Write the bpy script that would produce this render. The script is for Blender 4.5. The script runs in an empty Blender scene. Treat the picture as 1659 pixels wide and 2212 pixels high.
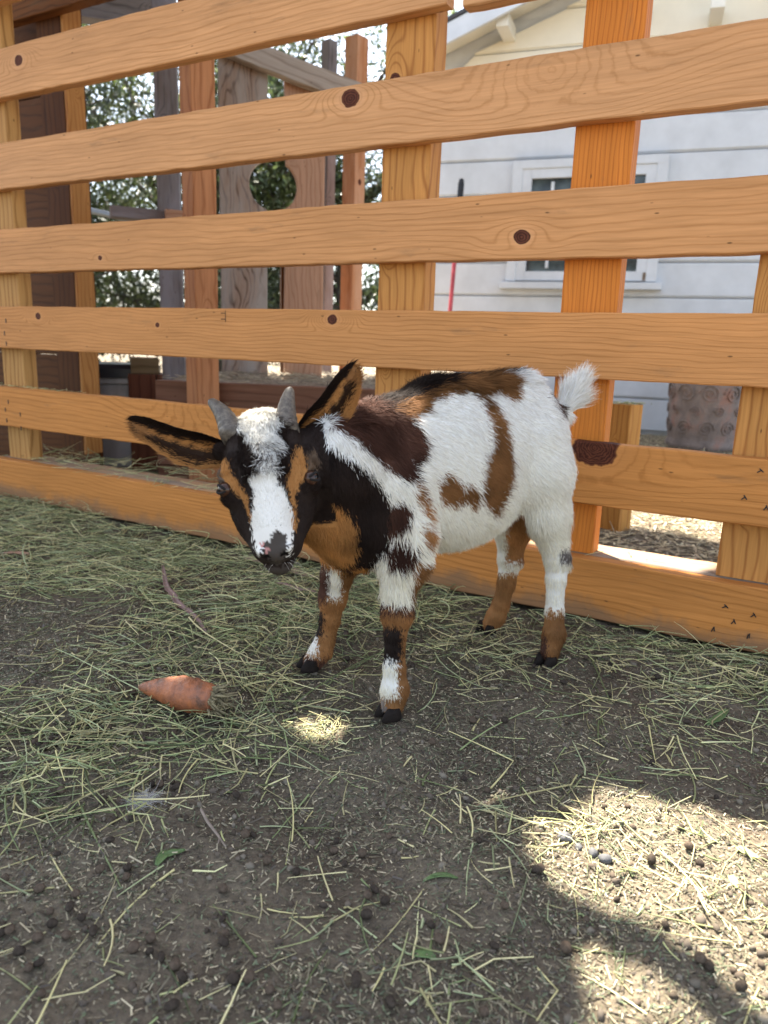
import bpy, math, random
import numpy as np
from mathutils import Vector, Matrix, Euler
rng = np.random.default_rng(7); random.seed(7)
C = bpy.context.scene.collection
R_ = math.radians

# ------------------------------------------------------------------ camera, sky, sun, exposure
PIT, ROL, FPX = R_(12.806), R_(1.987), 1604.2        # focal length in units of a 1659 px wide picture
cF = np.array([0, math.cos(PIT), -math.sin(PIT)])
_r0 = np.array([1., 0, 0]); _u0 = np.array([0, math.sin(PIT), math.cos(PIT)])
cR = math.cos(ROL)*_r0 + math.sin(ROL)*_u0
cU = -math.sin(ROL)*_r0 + math.cos(ROL)*_u0
EYE = np.array([0, 0, .5])
cam = bpy.data.cameras.new('camera'); cam.sensor_fit = 'HORIZONTAL'; cam.sensor_width = 36
cam.lens = 36*FPX/1659; cam.clip_start = .02; cam.clip_end = 400
cam.dof.use_dof = True; cam.dof.focus_distance = .98; cam.dof.aperture_fstop = 8.5
co = bpy.data.objects.new('camera', cam); C.objects.link(co)
co.matrix_world = Matrix(((cR[0], cU[0], -cF[0], EYE[0]), (cR[1], cU[1], -cF[1], EYE[1]), (cR[2], cU[2], -cF[2], EYE[2]), (0, 0, 0, 1)))
bpy.context.scene.camera = co
SUN_AZ, SUN_EL = R_(-24), R_(60)
SUN = np.array([math.sin(SUN_AZ)*math.cos(SUN_EL), math.cos(SUN_AZ)*math.cos(SUN_EL), math.sin(SUN_EL)])
w = bpy.data.worlds.new('World'); bpy.context.scene.world = w; w.use_nodes = True
bg = w.node_tree.nodes['Background']; sk = w.node_tree.nodes.new('ShaderNodeTexSky')
sk.sky_type = 'NISHITA'; sk.sun_disc = False; sk.sun_elevation = SUN_EL; sk.sun_rotation = SUN_AZ
sk.air_density = 1.0; sk.dust_density = 1.5; sk.ozone_density = 1.0
hs = w.node_tree.nodes.new('ShaderNodeHueSaturation'); hs.inputs['Saturation'].default_value = .62
w.node_tree.links.new(sk.outputs[0], hs.inputs['Color']); w.node_tree.links.new(hs.outputs[0], bg.inputs[0]); bg.inputs[1].default_value = .10
sl = bpy.data.lights.new('sun', 'SUN'); sl.energy = 5.0; sl.angle = R_(.5); sl.color = (1, .93, .81)
so = bpy.data.objects.new('sun', sl); C.objects.link(so); so.location = (0, 0, 6)
so.rotation_euler = Vector(SUN).to_track_quat('Z', 'Y').to_euler()
vs = bpy.context.scene.view_settings; vs.view_transform = 'Standard'; vs.look = 'None'; vs.exposure = 2.44; vs.gamma = 1
cy = bpy.context.scene.cycles; cy.max_bounces = 8; cy.diffuse_bounces = 4; cy.transparent_max_bounces = 8; cy.sample_clamp_indirect = 6

# ------------------------------------------------------------------ maths helpers
def ray(x, y): return cF + cR*((x-829.5)/FPX) + cU*((1106-y)/FPX)
def at(x, y, dep): return EYE + ray(x, y)*dep
def on_plane(x, y, p0, n):
    d = ray(x, y); return EYE + d*(((p0-EYE)@n)/(d@n))
def gnd(x, y, z=0.): return on_plane(x, y, np.array([0, 0, z]), np.array([0, 0, 1.]))
def project(P):
    d = P-EYE; z = d@cF
    return np.stack([829.5+FPX*(d@cR)/z, 1106-FPX*(d@cU)/z], -1)
def nrm(v): return v/np.maximum(np.linalg.norm(v, axis=-1, keepdims=True), 1e-9)
def inpoly(px, py, poly):
    r = np.zeros(px.shape, bool); n = len(poly); j = n-1
    for i in range(n):
        xi, yi = poly[i]; xj, yj = poly[j]
        if yi != yj: r ^= ((yi > py) != (yj > py)) & (px < (xj-xi)*(py-yi)/(yj-yi)+xi)
        j = i
    return r
_tab = rng.random((256, 256))
def vnoise(x, y, seed=0):
    x = x+seed*17.3; y = y+seed*5.7; xi = np.floor(x).astype(int); yi = np.floor(y).astype(int)
    fx = x-xi; fy = y-yi; fx = fx*fx*(3-2*fx); fy = fy*fy*(3-2*fy); g = lambda a, b: _tab[a % 256, b % 256]
    return (g(xi, yi)*(1-fx)+g(xi+1, yi)*fx)*(1-fy)+(g(xi, yi+1)*(1-fx)+g(xi+1, yi+1)*fx)*fy
def n3(P, f, seed=0):
    return (vnoise(P[:, 0]*f, P[:, 1]*f, seed)+vnoise(P[:, 1]*f+3.1, P[:, 2]*f, seed+1)+vnoise(P[:, 2]*f+7.7, P[:, 0]*f, seed+2))/3-.5

# ------------------------------------------------------------------ object helpers
def tag(o, label=None, cat=None, group=None, kind=None):
    for k, v in (('label', label), ('category', cat), ('group', group), ('kind', kind)):
        if v: o[k] = v
    return o
def empty(name, loc=(0, 0, 0), rz=0, **k):
    o = bpy.data.objects.new(name, None); C.objects.link(o); o.location = loc; o.rotation_euler = (0, 0, rz)
    o.empty_display_size = .05
    return tag(o, **k)
def mesh(name, V, Fc, mat=None, parent=None, loc=(0, 0, 0), rot=(0, 0, 0), smooth=False, col=None, **k):
    me = bpy.data.meshes.new(name); V = np.asarray(V, np.float32)
    if isinstance(Fc, np.ndarray):
        nf, s = Fc.shape
        me.vertices.add(len(V)); me.vertices.foreach_set('co', V.ravel())
        me.loops.add(nf*s); me.loops.foreach_set('vertex_index', Fc.astype(np.int32).ravel())
        me.polygons.add(nf); me.polygons.foreach_set('loop_start', np.arange(0, nf*s, s, dtype=np.int32))
        me.update(calc_edges=True)
    else:
        me.from_pydata([tuple(map(float, v)) for v in V], [], Fc)
    if col is not None:
        ca = me.color_attributes.new('col', 'FLOAT_COLOR', 'POINT')
        c4 = np.ones((len(V), 4), np.float32); c4[:, :3] = col; ca.data.foreach_set('color', c4.ravel())
    if smooth: me.polygons.foreach_set('use_smooth', np.ones(len(me.polygons), bool))
    if mat: me.materials.append(mat)
    o = bpy.data.objects.new(name, me); C.objects.link(o); o.location = loc; o.rotation_euler = rot
    if parent: o.parent = parent
    return tag(o, **k)
class MB:
    def __init__(s): s.v = []; s.f = []
    def add(s, V, Fc):
        b = len(s.v); s.v += [tuple(map(float, v)) for v in V]; s.f += [tuple(i+b for i in f) for f in Fc]; return s
    def box(s, c, d, M=None):
        c = np.array(c, float); h = np.array(d, float)/2
        V = np.array([[x, y, z] for x in (-1, 1) for y in (-1, 1) for z in (-1, 1)])*h
        if M is not None: V = V@np.array(M).T
        return s.add(V+c, [(0, 1, 3, 2), (4, 6, 7, 5), (0, 4, 5, 1), (2, 3, 7, 6), (0, 2, 6, 4), (1, 5, 7, 3)])
    def tube(s, pts, rad, n=10, cap=True):
        pts = np.array(pts, float); rad = np.broadcast_to(rad, len(pts)); t = nrm(np.gradient(pts, axis=0))
        a = np.array([0, 0, 1.]) if abs(t[0][2]) < .9 else np.array([1., 0, 0]); V = []; u = nrm(np.cross(t[0], a))
        for p, r, tt in zip(pts, rad, t):
            u = nrm(u-(u@tt)*tt); v = np.cross(tt, u)
            for k in range(n):
                q = 2*math.pi*k/n; V.append(p+r*(u*math.cos(q)+v*math.sin(q)))
        Fc = [(i*n+k, i*n+(k+1) % n, (i+1)*n+(k+1) % n, (i+1)*n+k) for i in range(len(pts)-1) for k in range(n)]
        if cap: Fc += [tuple(range(n))[::-1], tuple(range((len(pts)-1)*n, len(pts)*n))]
        return s.add(V, Fc)
    def lathe(s, prof, n=40, c=(0, 0, 0)):
        V = [(c[0]+r*math.cos(2*math.pi*k/n), c[1]+r*math.sin(2*math.pi*k/n), c[2]+z) for r, z in prof for k in range(n)]
        Fc = [(i*n+k, i*n+(k+1) % n, (i+1)*n+(k+1) % n, (i+1)*n+k) for i in range(len(prof)-1) for k in range(n)]
        return s.add(V, Fc)
    def prism(s, poly, y0, y1):            # polygon in xz, extruded along y
        n = len(poly); V = [(x, y0, z) for x, z in poly]+[(x, y1, z) for x, z in poly]
        return s.add(V, [tuple(range(n)), tuple(range(2*n-1, n-1, -1))]+[(i, i+n, (i+1) % n+n, (i+1) % n) for i in range(n)])
    def build(s, name, mat, parent=None, bevel=0, smooth=False, **k):
        o = mesh(name, s.v, s.f, mat, parent, smooth=smooth, **k)
        if bevel: m = o.modifiers.new('bevel', 'BEVEL'); m.width = bevel; m.segments = 2; m.limit_method = 'ANGLE'
        return o
def plank(name, L, W, T, mat, parent, loc, rot=(0, 0, 0), wob=.0012, seg=.03, **k):
    """board with its length on x, width on z, thickness on y; slightly wavy, eased edges"""
    n = max(2, int(L/seg)); b = min(.0022, T*.12); xs = np.linspace(-L/2, L/2, n+1)
    sec = [(-T/2+b, -W/2), (T/2-b, -W/2), (T/2, -W/2+b), (T/2, 0), (T/2, W/2-b), (T/2-b, W/2), (-T/2+b, W/2), (-T/2, W/2-b), (-T/2, 0), (-T/2, -W/2+b)]
    m = len(sec); V = np.zeros((n+1, m, 3)); s = random.random()*99
    for j, (y, z) in enumerate(sec):
        V[:, j, 0] = xs; V[:, j, 1] = y; V[:, j, 2] = z + (vnoise(xs*30, xs*0+(z > 0)*5+s)-.5)*wob*1.5*(abs(z) > 1e-6)+(vnoise(xs*2, xs*0+(z > 0)*9+s)-.5)*wob*1.6*(abs(z) > 1e-6)
    Fc = [(i*m+j, (i+1)*m+j, (i+1)*m+(j+1) % m, i*m+(j+1) % m) for i in range(n) for j in range(m)]
    Fc += [tuple(range(m)), tuple(range(n*m+m-1, n*m-1, -1))]
    return mesh(name, V.reshape(-1, 3), Fc, mat, parent, loc, rot, **k)

# ------------------------------------------------------------------ materials
class NT:
    def __init__(s, name):
        s.m = bpy.data.materials.new(name); s.m.use_nodes = True; s.t = s.m.node_tree; s.b = s.t.nodes['Principled BSDF']
        s.b.inputs['Roughness'].default_value = .7
    def n(s, ty, ins=None, **at_):
        x = s.t.nodes.new('ShaderNode'+ty)
        for k, v in at_.items(): setattr(x, k, v)
        for k, v in (ins or {}).items(): s.put(x.inputs[k], v)
        return x
    def put(s, sock, v):
        if hasattr(v, 'is_output') or isinstance(v, bpy.types.NodeSocket): s.t.links.new(v, sock)
        elif isinstance(v, bpy.types.Node): s.t.links.new(v.outputs[0], sock)
        else:
            if isinstance(v, (tuple, list)) and len(v) == 3 and sock.type == 'RGBA': v = (*v, 1)
            sock.default_value = v
    def math(s, op, a, b=0., c=0.):
        x = s.n('Math', {0: a, 1: b, 2: c}, operation=op); return x.outputs[0]
    def mix(s, f, a, b, bl='MIX'):
        x = s.n('Mix', data_type='RGBA', blend_type=bl); s.put(x.inputs[0], f); s.put(x.inputs[6], a); s.put(x.inputs[7], b); return x.outputs[2]
    def ramp(s, f, stops):
        x = s.n('ValToRGB', {0: f}); e = x.color_ramp.elements
        while len(e) < len(stops): e.new(.5)
        for q, (p, c) in zip(e, stops): q.position = p; q.color = (*c, 1) if isinstance(c, (tuple, list)) else (c, c, c, 1)
        return x.outputs[0]
    def coord(s, sc=(1, 1, 1), off=(0, 0, 0)):
        tc = s.n('TexCoord'); return s.n('Mapping', {0: tc.outputs['Object'], 1: off, 3: sc}).outputs[0]
    def noise(s, vec, scale=5, det=4, rough=.55, dist=0.):
        return s.n('TexNoise', {'Vector': vec, 'Scale': scale, 'Detail': det, 'Roughness': rough, 'Distortion': dist}).outputs[0]
    def bump(s, h, st=.3, d=.002):
        s.put(s.b.inputs['Normal'], s.n('Bump', {'Strength': st, 'Distance': d, 'Height': h}))
    def base(s, c): s.put(s.b.inputs['Base Color'], c); return s

def wood(name, base, dark, knots=(), freq=70., seed=0., contrast=.7, blot=(.8, 1.1), rough=.62, warp=.02, weather=None, axis='x', fs=1., mud=None):
    t = NT(name); tc = t.n('TexCoord').outputs['Object']; sp = t.n('SeparateXYZ', {0: tc})
    X, Y, Z = sp.outputs
    off = (seed*3.7, seed*1.3, seed*2.1)
    w1 = t.noise(t.coord((2.2, 4, 7), off), 1., 3, .5)
    w2 = t.noise(t.coord((9, 10, 30), off), 1., 2, .5)
    fld = t.math('ADD', Z, t.math('MULTIPLY', t.math('ADD', Y, .03), .6))
    fld = t.math('ADD', fld, t.math('MULTIPLY', w1, warp*6)); fld = t.math('ADD', fld, t.math('MULTIPLY', w2, warp*.35))
    core = None
    for i, (kx, kz, kr) in enumerate(knots):
        dx = t.math('MULTIPLY', t.math('SUBTRACT', X, kx), .8); dz = t.math('SUBTRACT', Z, kz)
        wob = t.math('MULTIPLY', t.math('SUBTRACT', t.noise(t.coord((60, 60, 60), (i, seed, 0)), 1., 2), .5), abs(kr)*.5)
        d = t.math('ADD', t.math('SQRT', t.math('ADD', t.math('MULTIPLY', dx, dx), t.math('MULTIPLY', dz, dz))), wob)
        dl = t.math('SQRT', t.math('ADD', t.math('MULTIPLY', t.math('MULTIPLY', dx, .45), t.math('MULTIPLY', dx, .45)), t.math('MULTIPLY', dz, dz)))
        a = abs(kr)
        wt = t.n('MapRange', {0: dl, 1: a*.6, 2: a*3.2, 3: 1., 4: 0.}, interpolation_type='SMOOTHSTEP').outputs[0]
        fld = t.math('ADD', t.math('MULTIPLY', fld, t.math('SUBTRACT', 1., wt)), t.math('MULTIPLY', t.math('MULTIPLY', d, .75), wt))
        if kr > 0:
            k_ = t.n('MapRange', {0: d, 1: a*.92, 2: a*1.04, 3: 1., 4: 0.}, interpolation_type='SMOOTHSTEP').outputs[0]
            halo = t.n('MapRange', {0: d, 1: a*1.0, 2: a*1.9, 3: 1., 4: 0.}).outputs[0]
            rr = t.math('SINE', t.math('MULTIPLY', d, 1500.))
            core = (core or [])+[(k_, halo, rr)]
    s_ = t.math('SINE', t.math('MULTIPLY', fld, freq*6.283))
    line = t.math('POWER', t.math('MULTIPLY_ADD', s_, .5, .5), 6.)
    str_ = t.math('MULTIPLY', line, t.math('MULTIPLY', t.noise(t.coord((3, 12, 12), off), 1., 2), contrast*1.7))
    fib = t.noise(t.coord((9, 260, 260) if axis == 'x' else (9, 260, 260), off), 1., 3, .6)
    bl = t.math('ADD', t.math('MULTIPLY', t.noise(t.coord((2.0, 8, 8), off), 1., 5, .65), .6), t.math('MULTIPLY', t.noise(t.coord((1.3, 30, 34), off), 1., 3, .5), .4))
    c = t.mix(str_, base, dark)
    c = t.mix(1., c, t.ramp(bl, [(.25, tuple([blot[0]]*3)), (.75, tuple([blot[1]]*3))]), 'MULTIPLY')
    c = t.mix(1., c, t.ramp(fib, [(.3, (.86, .84, .8)), (.7, (1.08, 1.07, 1.06))]), 'MULTIPLY')
    if weather is not None:
        c = t.mix(t.ramp(t.noise(t.coord((3, 14, 14), (seed, 2, 5)), 1., 5, .65), [(.38, 0.), (.62, 1.)]), c, weather)
    # small dark pitch flecks and dents
    vo = t.n('TexVoronoi', {'Vector': t.coord((14, 20, 42), off), 'Scale': 1.}); fl = t.ramp(vo.outputs['Distance'], [(.035, 1.), (.07, 0.)])
    c = t.mix(t.math('MULTIPLY', fl, .75), c, (.06, .03, .012))
    gr = t.ramp(t.noise(t.coord((4, 6, 16), (seed*2, 4, 1)), 1., 6, .7), [(.61, 0.), (.78, .5)])
    c = t.mix(gr, c, (.13, .09, .055))
    if mud is not None:
        mz = t.math('ADD', Z, t.math('MULTIPLY', t.math('SUBTRACT', t.noise(t.coord((7, 7, 7), (seed, 3, 1)), 1., 6, .7), .5), -.13))
        c = t.mix(t.n('MapRange', {0: mz, 1: mud, 2: mud+.03, 3: .62, 4: 0.}).outputs[0], c, (.15, .11, .075))
    if core:
        for k_, h_, rr in core:
            c = t.mix(t.math('MULTIPLY', h_, .35), c, (base[0]*1.15, base[1]*1.2, base[2]*1.4))
            kc = t.mix(t.math('MULTIPLY', t.math('MULTIPLY_ADD', rr, .35, .5), t.noise(t.coord((90, 90, 90)), 1., 3)), (.035, .009, .006), (.22, .075, .035))
            c = t.mix(k_, c, kc)
    t.base(c); t.b.inputs['Roughness'].default_value = rough; t.b.inputs['Specular IOR Level'].default_value = .12
    t.bump(t.math('ADD', t.math('MULTIPLY', fib, .6), t.math('MULTIPLY', line, -.5)), .35*fs, .0012)
    return t.m
def plain(name, c, rough=.6, var=.15, sc=20, bump=.2, bd=.002, c2=None, metal=0., spec=.4, st=(1, 1, 1)):
    t = NT(name); v = t.noise(t.coord(st), sc, 6, .6)
    lo = tuple(x*(1-var) for x in c); hi = c2 or tuple(min(1, x*(1+var)) for x in c)
    t.base(t.ramp(v, [(.3, lo), (.7, hi)])); t.b.inputs['Roughness'].default_value = rough
    t.b.inputs['Metallic'].default_value = metal; t.b.inputs['Specular IOR Level'].default_value = spec
    if bump: t.bump(t.noise(t.coord(st), sc*3, 5, .6), bump, bd)
    return t.m
def vcol(name, rough=.6, trans=0., spec=.3, sheen=0.):
    t = NT(name); a = t.n('Attribute', attribute_name='col'); t.base(a.outputs['Color'])
    t.b.inputs['Roughness'].default_value = rough; t.b.inputs['Specular IOR Level'].default_value = spec
    if sheen: t.b.inputs['Sheen Weight'].default_value = sheen
    if trans:
        tr = t.n('BsdfTranslucent', {'Color': a.outputs['Color']}); mx = t.n('MixShader', {0: trans, 1: t.b.outputs[0], 2: tr.outputs[0]})
        t.t.links.new(mx.outputs[0], t.t.nodes['Material Output'].inputs['Surface'])
    return t.m

# ------------------------------------------------------------------ ground
def gz(x, y):
    x = np.asarray(x, float); y = np.asarray(y, float)
    z = (vnoise(x*3, y*3, 1)-.5)*.018+(vnoise(x*11, y*11, 2)-.5)*.015+(vnoise(x*34, y*34, 3)-.5)*.0065
    near = np.exp(-((x**2+(y-1)**2)/6.)); z = z*near
    z = z+((vnoise(x*95, y*95, 4)-.5)*.0028+(vnoise(x*210, y*210, 5)-.5)*.0016)*near
    return z
def axis(lo, hi, step, far, n):
    inner = np.arange(lo, hi, step); k = np.arange(1, n+1)/n
    return np.concatenate([(lo-(far*k**3+step*k*n*.5))[::-1], inner, hi+(far*k**3+step*k*n*.5)])
gx = axis(-1.1, .95, .0048, 60, 60); gy = axis(.38, 1.75, .0048, 60, 70)
GX, GY = np.meshgrid(gx, gy, indexing='ij'); GZ = gz(GX, GY)
nx, ny = GX.shape; idx = np.arange(nx*ny).reshape(nx, ny)
gf = np.stack([idx[:-1, :-1], idx[1:, :-1], idx[1:, 1:], idx[:-1, 1:]], -1).reshape(-1, 4)
t = NT('dirt'); oc = t.coord()
a = t.ramp(t.noise(oc, 4.5, 6, .6), [(.32, (.092, .071, .050)), (.5, (.150, .122, .088)), (.68, (.21, .175, .126))])
fine = t.noise(oc, 130, 5, .75); a = t.mix(1., a, t.ramp(fine, [(.3, (.55, .55, .55)), (.7, (1.35, 1.33, 1.28))]), 'MULTIPLY')
fl = t.ramp(t.n('TexVoronoi', {'Vector': t.coord((1, 1, 1)), 'Scale': 260., 'Randomness': 1.}).outputs['Distance'], [(.16, 1.), (.3, 0.)])
msk = t.ramp(t.noise(oc, 42, 4, .6), [(.46, 0.), (.64, .5)])
a = t.mix(t.math('MULTIPLY', fl, msk), a, (.27, .26, .15))
red = t.ramp(t.noise(t.coord((1, 1, 1), (3.2, 1.1, 0)), 2.6, 4, .6), [(.55, 0.), (.7, .6)])
a = t.mix(red, a, (.085, .05, .034))
t.base(a); t.b.inputs['Roughness'].default_value = .95; t.b.inputs['Specular IOR Level'].default_value = .15
t.bump(t.math('ADD', t.noise(oc, 170, 6, .75), t.math('MULTIPLY', t.noise(oc, 45, 4, .6), 1.6)), .9, .004)
mesh('ground', np.stack([GX, GY, GZ], -1).reshape(-1, 3), gf, t.m, smooth=True, kind='structure')

# ------------------------------------------------------------------ fence
TH, FD = R_(29.78), 1.3356
fn = np.array([math.sin(TH), math.cos(TH), 0]); ft = np.array([math.cos(TH), -math.sin(TH), 0])
def fpl(x, y, off=0.):
    P = on_plane(x, y, fn*(FD+off), fn); return float(P@ft), float(P[2])
fence = empty('wooden_fence', tuple(fn*FD), -TH, label='orange wooden slat fence of wide horizontal boards running behind the young goat', cat='fence')
BASE, DARK = (.50, .225, .055), (.31, .118, .024)
BT = .031
boards = [  # u0, u1, z0, z1, knots (px), freq, seed
    (-2.135, .62, .010, .1231, [], 62, 1), (-2.3, .62, .2258, .3386, [(1285, 968, .033), (470, 872, -.05)], 48, 2),
    (-2.3, .62, .4507, .5647, [(82, 683, .009), (340, 702, .006), (718, 690, .0105)], 78, 3),
    (-2.3, .62, .656, .769, [(1127, 512, .0125), (216, 557, .006)], 52, 4),
    (-2.3, .62, .8723, .9868, [(757, 212, .0165), (1190, 150, -.035)], 56, 5),
    (-2.3, -.672, 1.0933, 1.2091, [(40, 131, .013)], 60, 6), (-.64, .62, 1.083, 1.197, [], 60, 8), (-2.3, .62, 1.318, 1.43, [], 55, 9)]
bobj = []
for u0, u1, z0, z1, kn, fr, sd in boards:
    cx, cz = (u0+u1)/2, (z0+z1)/2
    ks = [(fpl(x, y)[0]-cx, fpl(x, y)[1]-cz, r) for x, y, r in kn]
    up_ = min(1, max(0, (z0-.2)/.7)); bc = tuple(a_*(1-up_)+b_*up_ for a_, b_ in zip((.54, .225, .060), (.60, .315, .145))); dc = tuple(a_*(1-up_)+b_*up_ for a_, b_ in zip((.36, .135, .030), (.42, .20, .075)))  # boards paler with height: light gradient partly painted into the base colour
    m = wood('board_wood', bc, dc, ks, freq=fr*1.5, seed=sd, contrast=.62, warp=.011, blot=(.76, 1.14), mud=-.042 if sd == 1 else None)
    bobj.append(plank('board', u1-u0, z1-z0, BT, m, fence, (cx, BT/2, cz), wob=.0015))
PM = wood('post_wood', (.52, .245, .07), (.26, .09, .022), [(.18, .03, .012), (-.12, .032, .008), (-.35, .03, .006)], freq=55, seed=11, contrast=.7, warp=.014)
PM2 = wood('red_post_wood', (.60, .205, .035), (.36, .10, .018), [(.44, .006, .017)], freq=130, seed=12, contrast=.7, warp=.008)
PM3 = wood('olive_post_wood', (.46, .25, .085), (.24, .11, .03), [(.5, 0, .012)], freq=50, seed=13, contrast=.9, warp=.014)
def post(u0, u1, w, z1, mat, z0=.126, off=BT):
    H = z1-z0; return plank('post', H, u1-u0, w, mat, fence, ((u0+u1)/2, off+.0005+w/2, z0+H/2), (0, -math.pi/2, 0), wob=.0006)
post(-2.098, -1.997, .042, 1.5, PM3); post(-.815, -.708, .05, 1.5, PM); post(-.428, -.3275, .042, 1.5, PM2); post(-.1125, .02, .045, .66, PM)
post(.45, .55, .045, 1.5, PM)
SM = wood('sill_wood', (.46, .27, .14), (.2, .10, .05), [], freq=30, seed=21, weather=(.26, .20, .15))
plank('sill', 2.75, .112, .085, SM, fence, (-.755, BT+.003+.085/2, .068), wob=.002)
dk = plain('black_iron', (.012, .010, .010), .5, .3, bump=0)
for bi, px in ((0, [(1567, 1310), (1628, 1329), (1585, 1343), (1541, 1359), (1617, 1374)]), (1, [(1643, 1017), (1608, 1075), (1655, 1097)])):
    for i, (x, y) in enumerate(px):
        u, z = fpl(x, y); b = bobj[bi]; q = MB()
        for s in (-1, 1):
            a_ = .7+i*.35; M = Matrix.Rotation(a_*s*.6+(.3 if s > 0 else -.2), 3, 'Y'); q.box((u-b.location.x+s*.0013, -BT/2-.0006, z-b.location.z+s*.0008), (.0085, .0016, .0016), M)
        q.build('staple', dk, b)
for b, pts in ((2, [(13, 693), (14, 742), (10, 720)]), (1, [(18, 868), (44, 895), (15, 908), (46, 925), (12, 885)]), (5, [])):
    for x, y in pts:
        u, z = fpl(x, y); MB().box((u-bobj[b].location.x, -BT/2-.0004, z-bobj[b].location.z), (.003, .0014, .012)).build('nail_mark', dk, bobj[b])
def stamp(txt, x, y, b, size, rot):
    c = bpy.data.curves.new('stamp', 'FONT'); c.body = txt; c.size = size; c.extrude = .0001; c.align_x = 'CENTER'; c.align_y = 'CENTER'
    o = bpy.data.objects.new('stamp', c); C.objects.link(o); o.parent = bobj[b]; c.materials.append(plain('stamp_ink', (.10, .05, .02), .8, .3, bump=0))
    me = bpy.data.meshes.new_from_object(o.evaluated_get(bpy.context.evaluated_depsgraph_get())); bpy.data.objects.remove(o); o = bpy.data.objects.new('stamp', me); C.objects.link(o); o.parent = bobj[b]
    u, z = fpl(x, y); o.location = (u-bobj[b].location.x, -BT/2-.0006, z-bobj[b].location.z); o.rotation_euler = (math.pi/2, rot, 0)
stamp('HT', 491, 884, 1, .026, -math.pi/2+math.pi); stamp('TT', 482, 683, 2, .022, math.pi/2)

def local(Pw, o=fence):   # world -> fence local
    d = np.asarray(Pw)-fn*FD; return np.array([d@ft, d@fn, d[2]])
# dark corner shelter behind the fence on the left
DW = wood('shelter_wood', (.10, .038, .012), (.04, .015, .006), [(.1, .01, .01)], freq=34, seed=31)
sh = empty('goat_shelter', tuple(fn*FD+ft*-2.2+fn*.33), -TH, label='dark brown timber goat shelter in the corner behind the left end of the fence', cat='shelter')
LW = wood('lit_side_wood', (.50, .24, .075), (.3, .11, .03), [(.35, 0, .008)], freq=60, seed=32)
plank('post', 1.6, .113, .03, DW, sh, (.0235, 0, .9), (0, -math.pi/2, 0)); plank('lit_side_board', 1.6, .066, .012, LW, sh, (.0862, .0185, .9), (0, -math.pi/2, math.pi/2))  # the brighter board paints in the lit right side of the post
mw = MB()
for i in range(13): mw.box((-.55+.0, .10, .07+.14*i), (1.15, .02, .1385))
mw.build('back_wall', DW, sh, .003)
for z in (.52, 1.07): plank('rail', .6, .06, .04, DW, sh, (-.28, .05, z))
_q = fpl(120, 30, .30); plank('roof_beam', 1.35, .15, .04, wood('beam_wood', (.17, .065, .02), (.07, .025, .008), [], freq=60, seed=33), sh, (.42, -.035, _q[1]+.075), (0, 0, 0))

# ------------------------------------------------------------------ unseen sun blocker added overhead, holes shaped to cast the sun patches
HT_ = 2.3; k_s = SUN/SUN[2]
def to_blocker(P): P = np.asarray(P, float); return (P + k_s*(HT_-P[2]))[:2]
c8 = lambda L: [gnd(x*.5+829.5, y*.5+1460) for x, y in L]
holes = [c8([(655, 720), (665, 690), (720, 650), (820, 610), (900, 560), (960, 505), (1060, 490), (1170, 530), (1260, 572), (1330, 550), (1400, 545), (1540, 590), (1700, 650), (1900, 1000), (1800, 1640), (1700, 1560), (1510, 1385), (1395, 1280), (1265, 1205), (1110, 1090), (950, 1025), (820, 970), (700, 905), (650, 800)]),
         c8([(825, 1190), (940, 1215), (1080, 1310), (1270, 1410), (1390, 1520), (1500, 1640), (900, 1640), (960, 1504), (900, 1380), (850, 1280)]),
         [gnd(x, y) for x, y in [(618, 1582), (650, 1556), (700, 1552), (748, 1572), (725, 1598), (660, 1606)]],
         [gnd(x, y) for x, y in [(20, 1172), (-60, 1180), (-60, 1205), (0, 1200)]],
         [gnd(x, y, .03) for x, y in [(345, 1462), (385, 1455), (415, 1470), (400, 1500), (360, 1495)]]]
blob = lambda P, a, b, n=12: [np.array(P)+np.array([a*math.cos(q), b*math.sin(q), 0]) for q in np.linspace(0, 2*math.pi, n, endpoint=False)]
holes += [blob(at(567, 905, .89), .030, .036), blob(gnd(0, 1500)*0+np.array([-.005, 1.0, .43]), .050, .036), blob(at(760, 940, 1.0), .012, .02),
          [fn*(FD+o)+ft*u+np.array([0, 0, .12]) for u, o in [(-.47, .03), (-.36, .02), (-.14, .02), (-.10, .11), (-.46, .12)]],
          blob(at(625, 840, .9), .005, .012)]
rx = np.arange(-3.6, 1.9, .009); ry = np.arange(.9, 4.2, .009); RX, RY = np.meshgrid(rx, ry, indexing='ij')
keep = (RX*fn[0]+RY*fn[1]-FD) < (.84+k_s[:2]@fn[:2]*HT_ + .02*np.sin(RX*9)+.012*np.sin(RX*31))
keep &= RY > 1.25+.25*np.sin(RX*2.3)
for h in holes:
    pl = [tuple(to_blocker(P)) for P in h]; jx = (vnoise(RX*30, RY*30, 6)-.5)*.012; jy = (vnoise(RX*30, RY*30, 9)-.5)*.012
    keep &= ~inpoly(RX+jx, RY+jy, pl)
ii = np.argwhere(keep[:-1, :-1]); gi = lambda a, b: a*len(ry)+b
rf = np.stack([gi(ii[:, 0], ii[:, 1]), gi(ii[:, 0]+1, ii[:, 1]), gi(ii[:, 0]+1, ii[:, 1]+1), gi(ii[:, 0], ii[:, 1]+1)], -1)
used, inv = np.unique(rf.ravel(), return_inverse=True)
RV = np.stack([RX, RY, HT_+.03*np.sin(RX*3)*np.sin(RY*4)], -1).reshape(-1, 3)[used]
blocker_mat = NT('sun_blocker_surface'); blocker_mat.base((.42, .40, .36)); blocker_mat.b.inputs['Roughness'].default_value = .9
ro = mesh('sun_blocker', RV, inv.reshape(-1, 4), blocker_mat.m, smooth=True, label='added unseen tan sun-blocking tarp stretched overhead above the goat pen', cat='sheet')
sm = ro.modifiers.new('thick', 'SOLIDIFY'); sm.thickness = .004

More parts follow.
